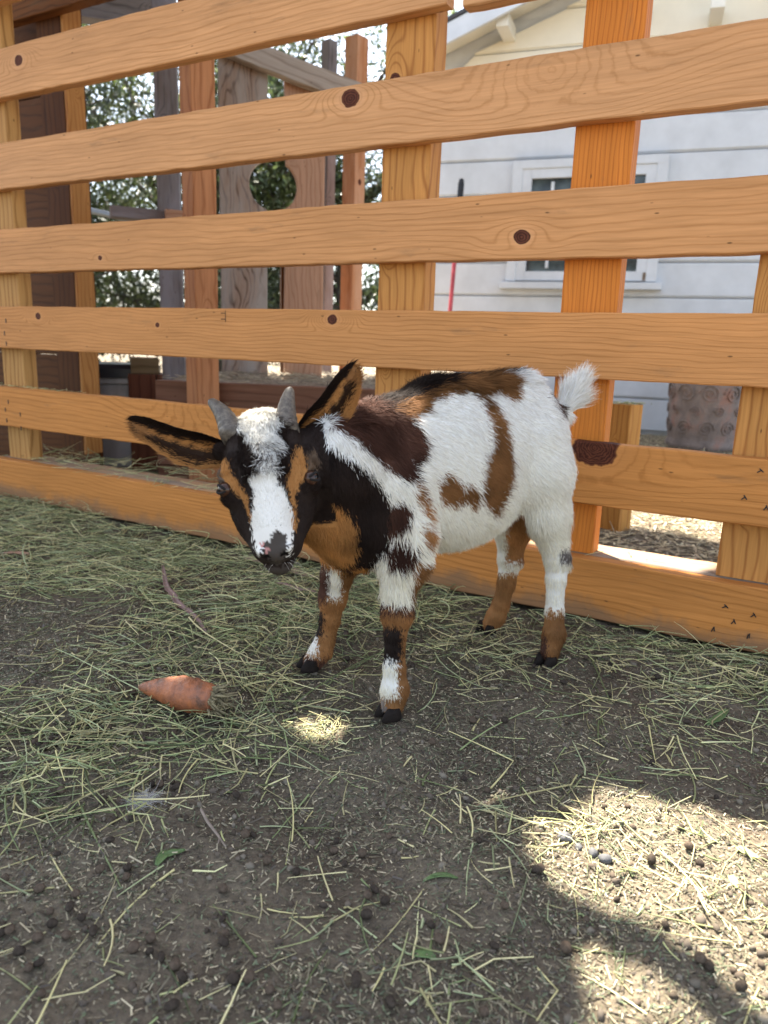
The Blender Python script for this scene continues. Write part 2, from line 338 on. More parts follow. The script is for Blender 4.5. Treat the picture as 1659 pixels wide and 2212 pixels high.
# ------------------------------------------------------------------ house
HA = R_(19.4); hn = np.array([math.sin(HA), math.cos(HA), 0]); ht = np.array([math.cos(HA), -math.sin(HA), 0]); hP = np.array([1.617, 4.6, 0])
house = empty('white_house', tuple(hP), -HA, label='white clapboard house with a gable roof seen through the right half of the fence', cat='house')
def hpl(x, y, off=0.):
    P = on_plane(x, y, hP+hn*off, hn)-hP; return float(P@ht), float(P[2])
WM = plain('white_siding_paint', (.56, .59, .62), .55, .10, 6, .12, .001)
xl = hpl(935, 400)[0]; eL = hpl(967, 105); eR = hpl(1109, 15)
slope = (hpl(1109.5, 0, -.25)[1]-hpl(967, 75, -.25)[1])/(hpl(1109.5, 0, -.25)[0]-hpl(967, 75, -.25)[0])
xa, za = hpl(967, 75, -.25); apx = hpl(1500, 0)[0]; apz = za+slope*(apx-xa)
sd = MB(); gb = MB(); z = .03; bw = .2; i = 0
def roofz(x): return apz-slope*abs(x-apx)-.06
while z < apz-.1:
    z1 = min(z+bw, apz-.08)
    x0 = xl; x1 = 2*apx-xl
    xb, xt = x0, x0
    if roofz(x0) < z: xb = apx-(apz-.06-z)/slope
    if roofz(x0) < z1: xt = apx-(apz-.06-z1)/slope
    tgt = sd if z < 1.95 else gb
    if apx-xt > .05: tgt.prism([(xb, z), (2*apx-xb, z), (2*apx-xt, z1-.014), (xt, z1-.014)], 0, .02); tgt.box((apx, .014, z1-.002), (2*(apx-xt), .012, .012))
    z = z1; i += 1
sd.v = [(x, y+(.0 if True else 0), zz) for x, y, zz in sd.v]
sd.build('siding', WM, house, .004); gb.build('gable_siding', plain('bounce_lit_siding', (.76, .72, .60), .55, .05, 6, .12, .001), house, .004)  # warm bounced light on the gable painted into its siding colour
MB().box((apx, .10, 1.2), (2*(apx-xl)-.02, .14, 2.4)).prism([(xl+.02, 2.38), (2*apx-xl-.02, 2.38), (apx+.05, apz-.1), (apx-.05, apz-.1)], .03, .17).build('wall', WM, house)
CR = plain('bounce_tint_trim', (.72, .70, .62), .6, .06, 5, .1)  # warm bounce under the eaves put into the trim colour
for s, nm in ((1, 'left'), (-1, 'right')):
    L = (apx-xa+.25)/math.cos(math.atan(slope)); ang = -math.atan(slope)*s
    cx = apx-s*(L/2*math.cos(ang)); cz = apz-L/2*math.sin(math.atan(slope))
    M = Matrix.Rotation(ang, 3, 'Y')
    MB().box((cx, .55, cz+.06), (L, 1.7, .02), M).build('roof', plain('roof_shingle', (.06, .06, .065), .9, .4, 60, .6, .004), house)
    MB().box((cx, -.28, cz-.01), (L, .025, .10), M).build('fascia_board', WM, house, .003)
    MB().box((cx, -.13, cz+.03), (L, .30, .015), M).build('soffit', CR, house, .002)
for x, y in ((1093, 68), (1375, 20), (1548, 30)):
    q = hpl(x, y, -.12); MB().box((q[0], -.12, q[1]+.02), (.07, .24, .07)).build('rafter_tail', CR, house, .003)
# window
a0 = hpl(1119, 350); a1 = hpl(1447, 335); b0 = hpl(1087, 623); b1 = hpl(1415, 629)
wx0, wx1, wz0, wz1 = (a0[0]+b0[0])/2, (a1[0]+b1[0])/2, (b0[1]+b1[1])/2, (a0[1]+a1[1])/2
win = MB(); W_ = wx1-wx0; H_ = wz1-wz0; cxw = (wx0+wx1)/2; czw = (wz0+wz1)/2
for c, d in (((cxw, -.02, wz1-.025), (W_, .05, .05)), ((cxw, -.03, wz0+.02), (W_+.07, .08, .04)), ((wx0+.03, -.02, czw), (.06, .048, H_-.09)), ((wx1-.03, -.02, czw), (.06, .048, H_-.09))): win.box(c, d)
wo = win.build('window', WM, house, .003)
for s in (-1, 1):
    sx = cxw+s*W_*.225; sw = W_*.42; sash = MB(); shh = H_-.10
    for c, d in (((sx-sw/2+.03, -.018, czw), (.06, .04, shh)), ((sx+sw/2-.03, -.018, czw), (.06, .04, shh)), ((sx, -.018, czw+shh/2-.0275), (sw-.10, .04, .055)), ((sx, -.018, czw-shh/2+.0275), (sw-.10, .04, .055)), ((sx, -.016, czw), (.018, .035, shh-.15))): sash.box(c, d)
    sash.build('sash', WM, wo, .002)
gl = NT('window_glass'); gl.base(gl.ramp(gl.noise(gl.coord(), 9, 4), [(.4, (.012, .02, .022)), (.6, (.05, .07, .07))])); gl.b.inputs['Roughness'].default_value = .08
MB().box((cxw, -.013, czw), (W_-.06, .006, H_-.1)).build('pane', gl.m, wo)
for x, y in ((1105, 585), (1391, 597)):
    q = hpl(x, y, -.05); MB().box((q[0], -.035, q[1]), (.018, .012, .045)).box((q[0]+.012, -.036, q[1]), (.025, .008, .012)).build('hinge', plain('rusty_iron', (.20, .15, .11), .8, .4), wo)

# rake leaning on the wall
rk = empty('rake', tuple(at(950, 940, 4.55)*[1, 1, 0]), label='rake with a faded red handle and black grip leaning against the white house', cat='rake')
p1 = at(997, 388, 4.5); p0 = at(950, 930, 4.35); p0[2] = .03; base = np.array(rk.location)
pm = p1+(p0-p1)*.12
MB().tube([pm-base, p0-base], .013, 10).build('handle', plain('red_paint', (.42, .06, .07), .5, .25), rk)
MB().tube([p1-base, p1+(p0-p1)*.02-base, pm-base], [.014, .019, .018], 12).build('grip', plain('black_rubber', (.012, .012, .013), .6, .2), rk)
hd = MB().box((0, 0, .0)+p0-base, (.34, .02, .03))
for i in range(11): hd.box((p0-base)+np.array([-.15+.03*i, 0, -.025]), (.006, .006, .05))
hd.build('rake_head', plain('dark_iron', (.05, .05, .05), .6, .3), rk)

# carved clay planter beside the house
pc = gnd(1512, 968); pd = (pc-EYE)@cF; pr = 74*pd/FPX
pot = empty('clay_planter', tuple(pc), label='large weathered terracotta planter with carved scrolls beside the white house wall', cat='planter')
prof = [(pr*.9, 0), (pr*.97, .01), (pr*.98, .035), (pr*.93, .05), (pr*.945, .07), (pr*.97, .14), (pr*1.0, .25), (pr*1.03, .36), (pr*1.05, .42), (pr*1.1, .44), (pr*1.1, .47), (pr*.98, .475), (pr*.9, .40), (pr*.85, .2)]
tm = NT('weathered_terracotta'); cc = tm.ramp(tm.noise(tm.coord((1, 1, .6)), 9, 6, .65), [(.35, (.14, .11, .095)), (.52, (.23, .18, .155)), (.70, (.33, .16, .11))])
tm.base(cc); tm.b.inputs['Roughness'].default_value = .9; tm.bump(tm.noise(tm.coord(), 30, 6, .7), .8, .01)
MB().lathe([(0, .005)]+prof, 56).build('pot_body', tm.m, pot, smooth=True)
cv = MB()
for k in range(10):
    th0 = 2*math.pi*k/10
    for zc, rr_, sg in ((.12, .042, 1), (.30, .05, -1), (.21, .028, -1)):
        pts = []
        for q in np.linspace(0, 4.2*math.pi, 40):
            r2 = rr_*(1-q/(4.6*math.pi)); aa = th0+sg*r2*math.cos(q)/pr+(.3 if zc == .21 else 0); rad = pr*(.945+.1*(zc+r2*math.sin(q)-.05)/.35)+.004
            pts.append((rad*math.cos(aa), rad*math.sin(aa), zc+r2*math.sin(q)))
        cv.tube(pts, .0034, 6)
cv.build('carved_scrolls', tm.m, pot, smooth=True)

# short post behind the fence + its cross piece
sp = gnd(1327, 1142); spo = empty('short_post', tuple(sp), -TH-.35, label='short square wooden post topped with straw standing behind the fence near the goat tail', cat='post')
spd = (sp-EYE)@cF; hh = .5-(875-768)/FPX*spd
SPW = wood('short_post_wood', (.55, .27, .07), (.32, .12, .03), [(.05, .01, .006)], freq=50, seed=41)
plank('post_shaft', hh, .062, .062, SPW, spo, (0, 0, hh/2), (0, -math.pi/2, 0))
plank('cross_piece', .1, .12, .03, DW, spo, (-.085, .02, hh-.08))

# ------------------------------------------------------------------ weathered timber things behind the fence, left half
def upright(name, x, y, dep, wx, wy, z1, phi, mat, label, lean=0., z0=0., cat='post'):
    P = at(x, y, dep); e = empty(name, (P[0], P[1], z0), phi, label=label, cat=cat)
    plank('shaft', z1-z0, wx, wy, mat, e, (0, 0, (z1-z0)/2), (0, -math.pi/2+lean, 0)); return e
RW = wood('redwood', (.48, .22, .10), (.28, .10, .04), [(.55, .01, .012), (-.3, .0, .008)], freq=42, seed=51)
GW = wood('grey_timber', (.17, .15, .15), (.08, .07, .075), [(.2, .01, .01)], freq=40, seed=52, weather=(.24, .23, .25))
WW = wood('weathered_plank_wood', (.33, .24, .19), (.12, .075, .055), [], freq=44, seed=53, warp=.05, contrast=1.2, weather=(.36, .32, .29))
PK = wood('pink_plank_wood', (.46, .28, .19), (.3, .15, .09), [(.2, .02, .015)], freq=60, seed=54)
def dz(x, y, dep): return float(at(x, y, dep)[2])
upright('redwood_post', 428, 300, 2.16, .075, .075, 1.75, R_(40), RW, 'reddish square redwood post left of the weathered plank gate', 0)
upright('grey_post', 362, 300, 2.45, .074, .05, 1.9, R_(10), GW, 'dark blue grey weathered post just left of the redwood post')
z3 = dz(711, 107, 3.0); z4 = dz(767, 100, 2.9)
upright('slim_grey_post', 709, 300, 3.0, .046, .046, z3, R_(45), GW, 'thin grey weathered post between the plank gate and the orange stained post')
upright('stained_post', 766, 300, 2.9, .064, .064, z4, R_(52), wood('stained_wood', (.45, .2, .09), (.28, .09, .03), [(.3, 0, .01)], freq=30, seed=55, weather=(.5, .28, .17)), 'orange stained square post nearest the middle fence post')
# plank gate with a round opening
gd = 2.75; gP = at(585, 300, gd); gr = R_(14)
gate = empty('plank_gate', (gP[0], gP[1], 0), gr, label='weathered plank gate with a round opening and slanted top rail', cat='gate')
gt = np.array([math.cos(gr), math.sin(gr), 0]); gnn = np.array([-math.sin(gr), math.cos(gr), 0])
def gpl(x, y):
    P = on_plane(x, y, gP, gnn)-gP; return float(P@gt), float(P[2]+gP[2])
hc = gpl(590, 402); hr = 52*gd/FPX
def gplank(nm, xa_, xb_, mat, side):
    u0, u1 = gpl(xa_, 400)[0], gpl(xb_, 400)[0]; zt = gpl((xa_+xb_)/2, 120)[1]; zb = .12
    pts = [(u0, zb), (u1, zb)] if side > 0 else [(u1, zb)][::-1]
    P = []
    if side > 0:      # bite on right edge
        P = [(u0, zb), (u1, zb)]
        a = [q for q in np.linspace(-math.pi/2, -3*math.pi/2, 24)]
        arc = [(hc[0]+hr*math.cos(q), hc[1]+hr*math.sin(q)) for q in a]; P += [p for p in arc if p[0] < u1]+[(u1, zt-.02), (u0, zt)]
    else:
        a = [q for q in np.linspace(math.pi/2, -math.pi/2, 24)]
        arc = [(hc[0]+hr*math.cos(q), hc[1]+hr*math.sin(q)) for q in a]; P = [(u1, zb), (u1, zt-.1), (u0, zt-.06)]+[p for p in arc if p[0] > u0]+[(u0, zb)]
    e = MB(); c = (sum(p[0] for p in P)/len(P)); zc = 1.0
    # local board frame: length on x so that the grain runs up the plank
    e.prism([(z_-zc, -(x_-c)) for x_, z_ in P], -.014, .014)
    o = e.build(nm, mat, gate, .003); o.location = (c, 0, zc); o.rotation_euler = (0, -math.pi/2, 0)
gplank('gate_plank', 474, 578, WW, 1); gplank('gate_plank', 612, 700, PK, -1)
plank('plank_side_strip', .85, .03, .05, DW, gate, (gpl(618, 500)[0], .05, .45), (0, -math.pi/2, 0))  # dark strip added to stand in for the pink plank's left side
r0 = gpl(505, 112); r1 = gpl(742, 205); rl = math.hypot(r1[0]-r0[0], r1[1]-r0[1])+.12
plank('top_rail', rl, .075, .05, wood('silver_wood', (.42, .37, .33), (.2, .15, .12), [], freq=30, seed=56), gate, ((r0[0]+r1[0])/2, -.045, (r0[1]+r1[1])/2), (0, -math.atan2(r1[1]-r0[1], r1[0]-r0[0]), 0), wob=.004)
# loose upper timbers, top left
u = at(217, 15, 2.6); e = empty('overhead_beam', (u[0], u[1], u[2]-.05), R_(35), label='dark rafter stub crossing high behind the top board beside the shelter', cat='beam')
plank('beam_body', .5, .1, .07, GW, e, (0, 0, .05), (0, R_(-6), 0)); plank('beam_cap', .5, .02, .09, PK, e, (.28, 0, .09), (0, R_(20), 0))
bk = at(325, 466, 2.35); e = empty('timber_ledge', (bk[0], bk[1], bk[2]-.03), R_(25), label='short horizontal timber fixed to the grey post above a pipe', cat='timber')
plank('timber', .2, .035, .05, GW, e, (-.02, 0, .03)); plank('timber_end', .07, .03, .04, PK, e, (.075, -.03, .032))
pa, pb = at(165, 448, 2.8), at(290, 476, 2.6)
pi_ = empty('metal_pipe', tuple(pb*[1, 1, 0]), label='slim blue grey metal pipe crossing the gap beside the shelter', cat='pipe'); bb = np.array(pi_.location)
MB().tube([pa-bb, pb-bb, pb-bb+nrm(pb-pa)*.25], .011, 12).build('pipe_run', plain('galvanised', (.22, .26, .30), .45, .15, metal=.3), pi_, smooth=True)

# storage bin
b0_ = gnd(262, 1000); bd = (b0_-EYE)@cF
bin_ = empty('storage_bin', tuple(b0_), R_(12), label='cloudy white plastic storage bin with a black lid behind the lower fence boards', cat='bin')
zt = .5-(795-735)/FPX*bd; q = MB(); n_ = 0
def rrect(wx, wy, r, z, n=6):
    L = []
    for sx, sy, a0_ in ((1, 1, 0), (-1, 1, 90), (-1, -1, 180), (1, -1, 270)):
        for k in range(n): a_ = R_(a0_+90*k/(n-1)); L.append((sx*(wx-r)+r*math.cos(a_), sy*(wy-r)+r*math.sin(a_), z))
    return L
def shell(secs):
    m = MB(); V = []; [V.extend(rrect(*s)) for s in secs]; n = 24; m.add(V, [(i*n+k, i*n+(k+1) % n, (i+1)*n+(k+1) % n, (i+1)*n+k) for i in range(len(secs)-1) for k in range(n)]+[tuple(range((len(secs)-1)*n, len(secs)*n)), tuple(range(n))[::-1]]); return m
bw_ = .145
bt = NT('cloudy_plastic'); bt.base(bt.ramp(bt.noise(bt.coord((1, 1, .5)), 7, 4), [(.35, (.26, .26, .25)), (.6, (.58, .58, .58))])); bt.b.inputs['Roughness'].default_value = .35
shell([(bw_*.8, .10, .03, 0), (bw_*.92, .115, .03, zt*.8), (bw_*.93, .117, .03, zt*.81), (bw_, .125, .03, zt*.82), (bw_, .125, .03, zt-.05)]).build('tub', bt.m, bin_, smooth=False)
shell([(bw_*1.06, .135, .03, zt-.05), (bw_*1.06, .135, .03, zt-.015), (bw_*.98, .125, .03, zt)]).build('lid', plain('black_plastic', (.018, .02, .026), .3, .2), bin_)
# wooden crate and beam by the bin
b1_ = gnd(352, 1008)
cr = empty('wooden_crate', tuple(b1_), R_(8), label='dark red brown upright wooden box between the storage bin and redwood post', cat='box')
zt = .5-(817-738)/FPX*((b1_-EYE)@cF); RB = wood('dark_red_wood', (.16, .06, .035), (.07, .025, .014), [], freq=30, seed=61)
for i in range(2): plank('side_board', zt, .098, .15, RB, cr, (-.055+.105*i, 0, zt/2), (0, -math.pi/2, 0))
bm = b1_+np.array([.0, 0, zt]); be = empty('timber_beam', tuple(bm), R_(20), label='short square timber lying across the dark wooden box top', cat='timber')
plank('timber_end', .10, .058, .09, wood('shaded_side_wood', (.19, .13, .07), (.08, .05, .02), [], freq=20, seed=62), be, (-.055, 0, .031)); plank('timber_end', .085, .058, .085, PK, be, (.055, .01, .031))  # one timber: shaded side and lit end painted as two wood tones

# raised bed with straw
tP = at(620, 831, 2.36); tz = tP[2]
bed = empty('raised_bed', (tP[0], tP[1], 0), -R_(6), label='raised bed edged with stacked red brown timbers and topped with straw', cat='raised bed')
BR = wood('bed_timber', (.22, .115, .075), (.10, .045, .028), [], freq=30, seed=63)
for i in range(4): plank('timber', .85, .088, .05, BR, bed, (.0, 0, tz-.046-i*.092))
q = MB(); sx = np.linspace(-.42, .5, 60); sy = np.linspace(.02, 2.6, 70); SX, SY = np.meshgrid(sx, sy, indexing='ij')
SZ = tz-.008+(vnoise(SX*9, SY*9, 3)-.5)*.03+(vnoise(SX*40, SY*40, 5)-.5)*.012+.05*np.clip((SY-1.0)/1.2, 0, 1)
ix = np.arange(60*70).reshape(60, 70)
mesh('straw_surface', np.stack([SX, SY, SZ], -1).reshape(-1, 3), np.stack([ix[:-1, :-1], ix[1:, :-1], ix[1:, 1:], ix[:-1, 1:]], -1).reshape(-1, 4), plain('bed_straw', (.27, .22, .16), .95, .5, 45, 1., .01, c2=(.42, .34, .25)), bed, smooth=True)

# ------------------------------------------------------------------ trees
LEAF = vcol('leaf', .38, .35, .6)
BARK = plain('bark', (.09, .07, .055), .95, .35, 14, .8, .01, st=(1, 1, .3))
def tree(x, y, rad, zc, rz_, nleaf, label, seed, lc=(.05, .07, .025), size=.03, h=None):
    r = np.random.default_rng(seed); e = empty('tree', (x, y, 0), label=label, cat='tree')
    m = MB(); m.tube([(0, 0, -.1), (.05, 0, .5), (-.04, .05, 1.1), (.02, 0, zc)], [.17, .12, .10, .06], 10)
    tips = []
    for k in range(26):
        az = r.uniform(0, 2*math.pi); z0 = r.uniform(.35, zc); el = r.uniform(-.15, .9); L = rad*r.uniform(.6, 1.0)
        d = np.array([math.cos(az)*math.cos(el), math.sin(az)*math.cos(el), math.sin(el)]); p = np.array([0, 0, z0]); P = [p]
        for s in range(6): d = nrm(d+r.normal(0, .22, 3)); p = p+d*L/6; P.append(p)
        m.tube(P, np.linspace(.045, .008, 7), 6, False); tips += P[2:]
        for q in P[2:]:
            d2 = nrm(r.normal(0, 1, 3)); P2 = [q]
            for s in range(4): d2 = nrm(d2+r.normal(0, .3, 3)); P2.append(P2[-1]+d2*L/11)
            m.tube(P2, np.linspace(.012, .004, 5), 4, False); tips += P2[1:]
    m.build('trunk', BARK, e)
    tips = np.array(tips); cl = tips[r.integers(0, len(tips), nleaf)]+r.normal(0, .11, (nleaf, 3))
    ex = r.normal(0, 1, (nleaf//5, 3)); ex = nrm(ex)*(r.random((nleaf//5, 1))**.4)*[rad, rad, rz_]+[0, 0, zc]; cl[:nleaf//5] = ex
    cl = cl[cl[:, 2] > .05]; n = len(cl)
    a = nrm(r.normal(0, 1, (n, 3))+[0, 0, -.5]); b = nrm(np.cross(a, r.normal(0, 1, (n, 3)))); s = (size*r.uniform(.6, 1.5, n))[:, None]
    V = np.stack([cl-a*s, cl-b*s*.33+a*s*.1, cl+a*s, cl+b*s*.33+a*s*.1], 1).reshape(-1, 3)
    cc = np.array(lc)*r.uniform(.5, 1.6, (n, 1))*np.clip(1+n3(cl, 2.5, seed)*3, .4, 2.)[:, None]*np.where(r.random((n, 1)) < .25, [1.6, 1.5, 1.2], [1, 1, 1])
    mesh('crown', V, np.arange(n*4).reshape(n, 4), LEAF, e, col=np.repeat(cc, 4, 0))
tree(-3.5, 7.2, 2.0, 2.3, 2.0, 46000, 'dense dark leafed tree behind the shelter at far left', 1)
tree(-2.0, 8.4, 2.0, 2.6, 2.2, 46000, 'grey green leafed tree seen between the grey post and plank gate', 2, (.06, .075, .035))
tree(-.5, 8.6, 1.9, 2.6, 2.2, 46000, 'dark leafed tree behind the plank gate and slim posts', 3)
tree(1.3, 10.5, 1.8, 4.3, 1.7, 30000, 'bright yellow green tree rising beyond the left end of the house roof', 4, (.11, .16, .035))

# ------------------------------------------------------------------ the goat
ga = nrm(np.array([-.83, -.56, 0.])); gl_ = np.array([-ga[1], ga[0], 0.]); gO = np.array([.234, 1.19, 0.])
def gp(x, y, l):                      # point on the plane l metres left of the goat's midline
    return on_plane(x, y, gO+gl_*l, gl_)
def gl3(s, l, z): return gO+ga*s+gl_*l+np.array([0, 0, z])
def rotv(w_):
    th = np.linalg.norm(w_); k = w_/th; K = np.array([[0, -k[2], k[1]], [k[2], 0, -k[0]], [-k[1], k[0], 0]]); return np.eye(3)+math.sin(th)*K+(1-math.cos(th))*K@K
_b = np.array([[1, 0, 0], [0, .5, math.sin(R_(60))], [0, -math.sin(R_(60)), .5]]).T
HR = rotv(np.array([-.05110957, -.15367983, .10437994]))@_b; HP = np.array([-.14052519, .84985126, .35836579])
def hw(x, y, z): return HP+HR@np.array([x, y, z], float)      # head frame -> world (x to goat's left, y to the poll, z out of the face)

class SDF:
    def __init__(s, lo, hi, h):
        s.h = h; s.lo = np.array(lo); n = np.ceil((np.array(hi)-s.lo)/h).astype(int)+1; s.n = n
        s.ax = [s.lo[i]+h*np.arange(n[i]) for i in range(3)]; s.d = np.full(n, 1., np.float32)
    def _sub(s, lo, hi):
        a = np.clip(np.floor((lo-s.lo)/s.h).astype(int), 0, s.n-1); b = np.clip(np.ceil((hi-s.lo)/s.h).astype(int)+1, 1, s.n)
        sl_ = tuple(slice(a[i], b[i]) for i in range(3))
        G = np.stack(np.meshgrid(*[s.ax[i][sl_[i]] for i in range(3)], indexing='ij'), -1); return sl_, G
    def _put(s, sl_, d, k, sub=False):
        e = s.d[sl_]
        if sub: d = -d; h = np.clip(.5-.5*(e-d)/k, 0, 1); s.d[sl_] = e*(1-h)+d*h+k*h*(1-h)
        else: h = np.clip(.5+.5*(e-d)/k, 0, 1); s.d[sl_] = e*(1-h)+d*h-k*h*(1-h)
    def cone(s, a, b, ra, rb, k=.015, sub=False):
        a = np.array(a); b = np.array(b); m = max(ra, rb)+3*k+.02
        sl_, G = s._sub(np.minimum(a, b)-m, np.maximum(a, b)+m); pa = G-a; ba = b-a
        t_ = np.clip((pa@ba)/(ba@ba), 0, 1); d = np.linalg.norm(pa-t_[..., None]*ba, axis=-1)-(ra+(rb-ra)*t_); s._put(sl_, d, k, sub)
    def ell(s, c, r, M, k=.015, sub=False):
        c = np.array(c); r = np.array(r, float); m = r.max()+3*k+.02; sl_, G = s._sub(c-m, c+m); q = (G-c)@M
        k0 = np.linalg.norm(q/r, axis=-1); k1 = np.maximum(np.linalg.norm(q/r**2, axis=-1), 1e-6); d = k0*(k0-1)/k1
        s._put(sl_, np.where(k0 < .05, -r.min(), d), k, sub)
    def mesh(s):
        d = s.d; sg = d < 0; n = s.n; cnt = np.zeros(n-1); acc = np.zeros(tuple(n-1)+(3,))
        c8_ = [(i, j, k) for i in (0, 1) for j in (0, 1) for k in (0, 1)]
        sl_ = lambda o: tuple(slice(o[i], n[i]-1+o[i]) for i in range(3))
        for o in c8_:
            for ax in range(3):
                if o[ax] == 0:
                    p = list(o); p[ax] = 1; A = d[sl_(o)]; B = d[sl_(p)]; cr_ = (A < 0) != (B < 0)
                    t_ = np.where(cr_, A/np.where(cr_, A-B, 1), 0); cnt += cr_
                    for q in range(3): acc[..., q] += cr_*(o[q]+(t_ if q == ax else 0))
        act = cnt > 0; vid = np.full(n-1, -1); vid[act] = np.arange(act.sum())
        I = np.argwhere(act); V = s.lo+s.h*(I+acc[act]/cnt[act][:, None]); Q = []
        for ax in range(3):
            u_, v_ = (ax+1) % 3, (ax+2) % 3; A = sg; B = np.roll(sg, -1, ax); e = A != B
            e[tuple(slice(None) if i != ax else slice(n[ax]-1, None) for i in range(3))] = False
            E_ = np.argwhere(e); E_ = E_[(E_[:, u_] > 0) & (E_[:, v_] > 0) & (E_[:, u_] < n[u_]-1) & (E_[:, v_] < n[v_]-1)]
            def cell(du, dv): c = E_.copy(); c[:, u_] += du; c[:, v_] += dv; return vid[c[:, 0], c[:, 1], c[:, 2]]
            f = np.stack([cell(-1, -1), cell(0, -1), cell(0, 0), cell(-1, 0)], -1); fl_ = ~A[E_[:, 0], E_[:, 1], E_[:, 2]]
            f[fl_] = f[fl_][:, ::-1]; Q.append(f)
        return V, np.concatenate(Q)
def smooth_mesh(V, Q, it=2, lam=.5):
    for _ in range(it):
        S = np.zeros_like(V); c = np.zeros(len(V))
        for a_, b_ in ((0, 1), (1, 2), (2, 3), (3, 0)):
            np.add.at(S, Q[:, a_], V[Q[:, b_]]); np.add.at(S, Q[:, b_], V[Q[:, a_]]); np.add.at(c, Q[:, a_], 1); np.add.at(c, Q[:, b_], 1)
        V = V+(S/c[:, None]-V)*lam
    return V
def vnormals(V, Q):
    N = np.cross(V[Q[:, 2]]-V[Q[:, 0]], V[Q[:, 3]]-V[Q[:, 1]]); o = np.zeros_like(V)
    for k in range(4): np.add.at(o, Q[:, k], N)
    return nrm(o)
GM = np.stack([ga, gl_, [0, 0, 1.]], 1)        # goat frame columns s, l, z
S = SDF((-.32, .70, -.01), (.42, 1.42, .52), .003)
# torso
S.ell(gl3(.155, 0, .331), (.160, .083, .118), GM, .02)
S.ell(gl3(.175, 0, .293), (.12, .078, .090), GM, .03)
S.ell(gl3(.285, 0, .305), (.10, .074, .100), GM, .04)
S.ell(gl3(.330, 0, .265), (.065, .058, .078), GM, .04)
S.ell(gl3(.047, 0, .376), (.081, .066, .078), GM, .04)
S.ell(gl3(.022, .035, .335), (.046, .034, .085), GM, .03)
S.ell(gl3(.022, -.035, .335), (.046, .034, .085), GM, .03)
S.cone(gl3(.03, 0, .438), gl3(.20, 0, .424), .018, .018, .04)
S.cone(gl3(.20, 0, .412), gl3(.31, 0, .378), .020, .028, .04)
# neck
S.cone(gl3(.31, .005, .335), gl3(.39, .03, .345), .070, .056, .04)
S.cone(gl3(.39, .03, .345), hw(0, .028, -.095), .056, .036, .03)
S.cone(gl3(.345, .015, .27), hw(0, -.01, -.10), .058, .030, .03)
def leg(js, k=.018):
    P = [(gp(x, y, l), r) for x, y, l, r in js]
    for (p, r), (q, r2) in zip(P, P[1:]): S.cone(p, q, r, r2, k if r > .028 else .007)
    return [p for p, _ in P]
LEGS = [leg([(1150, 950, .036, .050), (1166, 1020, .048, .048), (1180, 1110, .056, .034), (1203, 1205, .064, .0200), (1201, 1250, .067, .0155), (1198, 1320, .071, .0142), (1197, 1370, .075, .0180), (1188, 1408, .078, .0155)]),
        leg([(1105, 1030, -.035, .045), (1108, 1130, -.045, .033), (1102, 1205, -.053, .020), (1094, 1260, -.058, .0155), (1082, 1305, -.064, .0145), (1072, 1330, -.070, .0165), (1060, 1350, -.073, .0155)]),
        leg([(845, 1060, .045, .052), (870, 1150, .058, .042), (869, 1215, .070, .031), (860, 1270, .077, .0215), (858, 1325, .082, .0220), (854, 1365, .085, .0148), (852, 1440, .088, .0142), (853, 1488, .090, .0185), (848, 1520, .092, .0165)]),
        leg([(770, 1130, -.05, .045), (742, 1190, -.068, .030), (728, 1240, -.078, .0245), (719, 1290, -.085, .0215), (713, 1335, -.088, .0155), (703, 1380, -.092, .0145), (694, 1405, -.094, .0170), (678, 1428, -.096, .0165)])]
for i, (x, y) in enumerate(((1222, 1222), (1120, 1215))):      # points of the hocks
    l = (.062, -.053)[i]; S.cone(LEGS[i][3 if i == 0 else 2], gp(x, y, l), .016, .010, .012)
tb = gp(1212, 895, 0); t1 = gp(1236, 858, 0); t2 = gp(1252, 828, 0)
S.cone(tb, t1, .016, .013, .015); S.cone(t1, t2, .013, .008, .012)
# head
E3 = HR
def hc_(a_, b_, ra, rb, k=.008, sub=False): S.cone(hw(*a_), hw(*b_), ra, rb, k, sub)
def he(c, r, k=.008, sub=False, M=E3): S.ell(hw(*c), r, M, k, sub)
he((0, .048, -.050), (.044, .040, .042), .015)
he((0, .026, -.024), (.042, .046, .024), .012)
he((0, .056, -.034), (.030, .024, .026), .012)
he((0, -.004, -.060), (.042, .058, .044), .012)
he((.029, -.014, -.062), (.021, .052, .033), .012); he((-.029, -.014, -.062), (.021, .052, .033), .012)
hc_((0, .0, -.034), (0, -.078, -.040), .038, .0245, .012)
hc_((0, .02, -.016), (0, -.072, -.0235), .0165, .0150, .012)
hc_((0, -.02, -.080), (0, -.098, -.064), .030, .0178, .010)
he((0, -.084, -.040), (.0265, .022, .0250), .008)
for s in (-1, 1): hc_((s*.026, -.030, -.064), (s*.014, -.082, -.056), .0235, .0165, .01)
he((0, -.098, -.030), (.0175, .0105, .0110), .006)
for s in (-1, 1):
    hc_((s*.036, .012, -.032), (s*.0425, -.016, -.038), .0195, .0175, .009)          # orbit
    hc_((s*.036, .016, -.019), (s*.0495, .002, -.022), .010, .0075, .007)              # brow
    he((s*.0555, -.0135, -.0275), (.0100, .0098, .0105), .0035, True)                # eye socket
    hc_((s*.0075, -.1090, -.0270), (s*.0158, -.1010, -.0210), .0040, .0030, .0018, True)  # nostril
    hc_((s*.0145, -.0995, -.0185), (s*.019, -.094, -.027), .0050, .0045, .004)
    hc_((s*.030, .046, -.026), (s*.031, .058, -.022), .0150, .012, .008)             # horn base
    hc_((s*.040, .044, -.046), (s*.053, .046, -.046), .0150, .012, .008)             # ear base
    hc_((0, -.113, -.0485), (s*.024, -.088, -.053), .0017, .0016, .0012, True)       # mouth
hc_((0, -.113, -.029), (0, -.111, -.045), .0013, .0013, .0015, True)
BV, BQ = S.mesh(); BV = smooth_mesh(BV, BQ, 2)

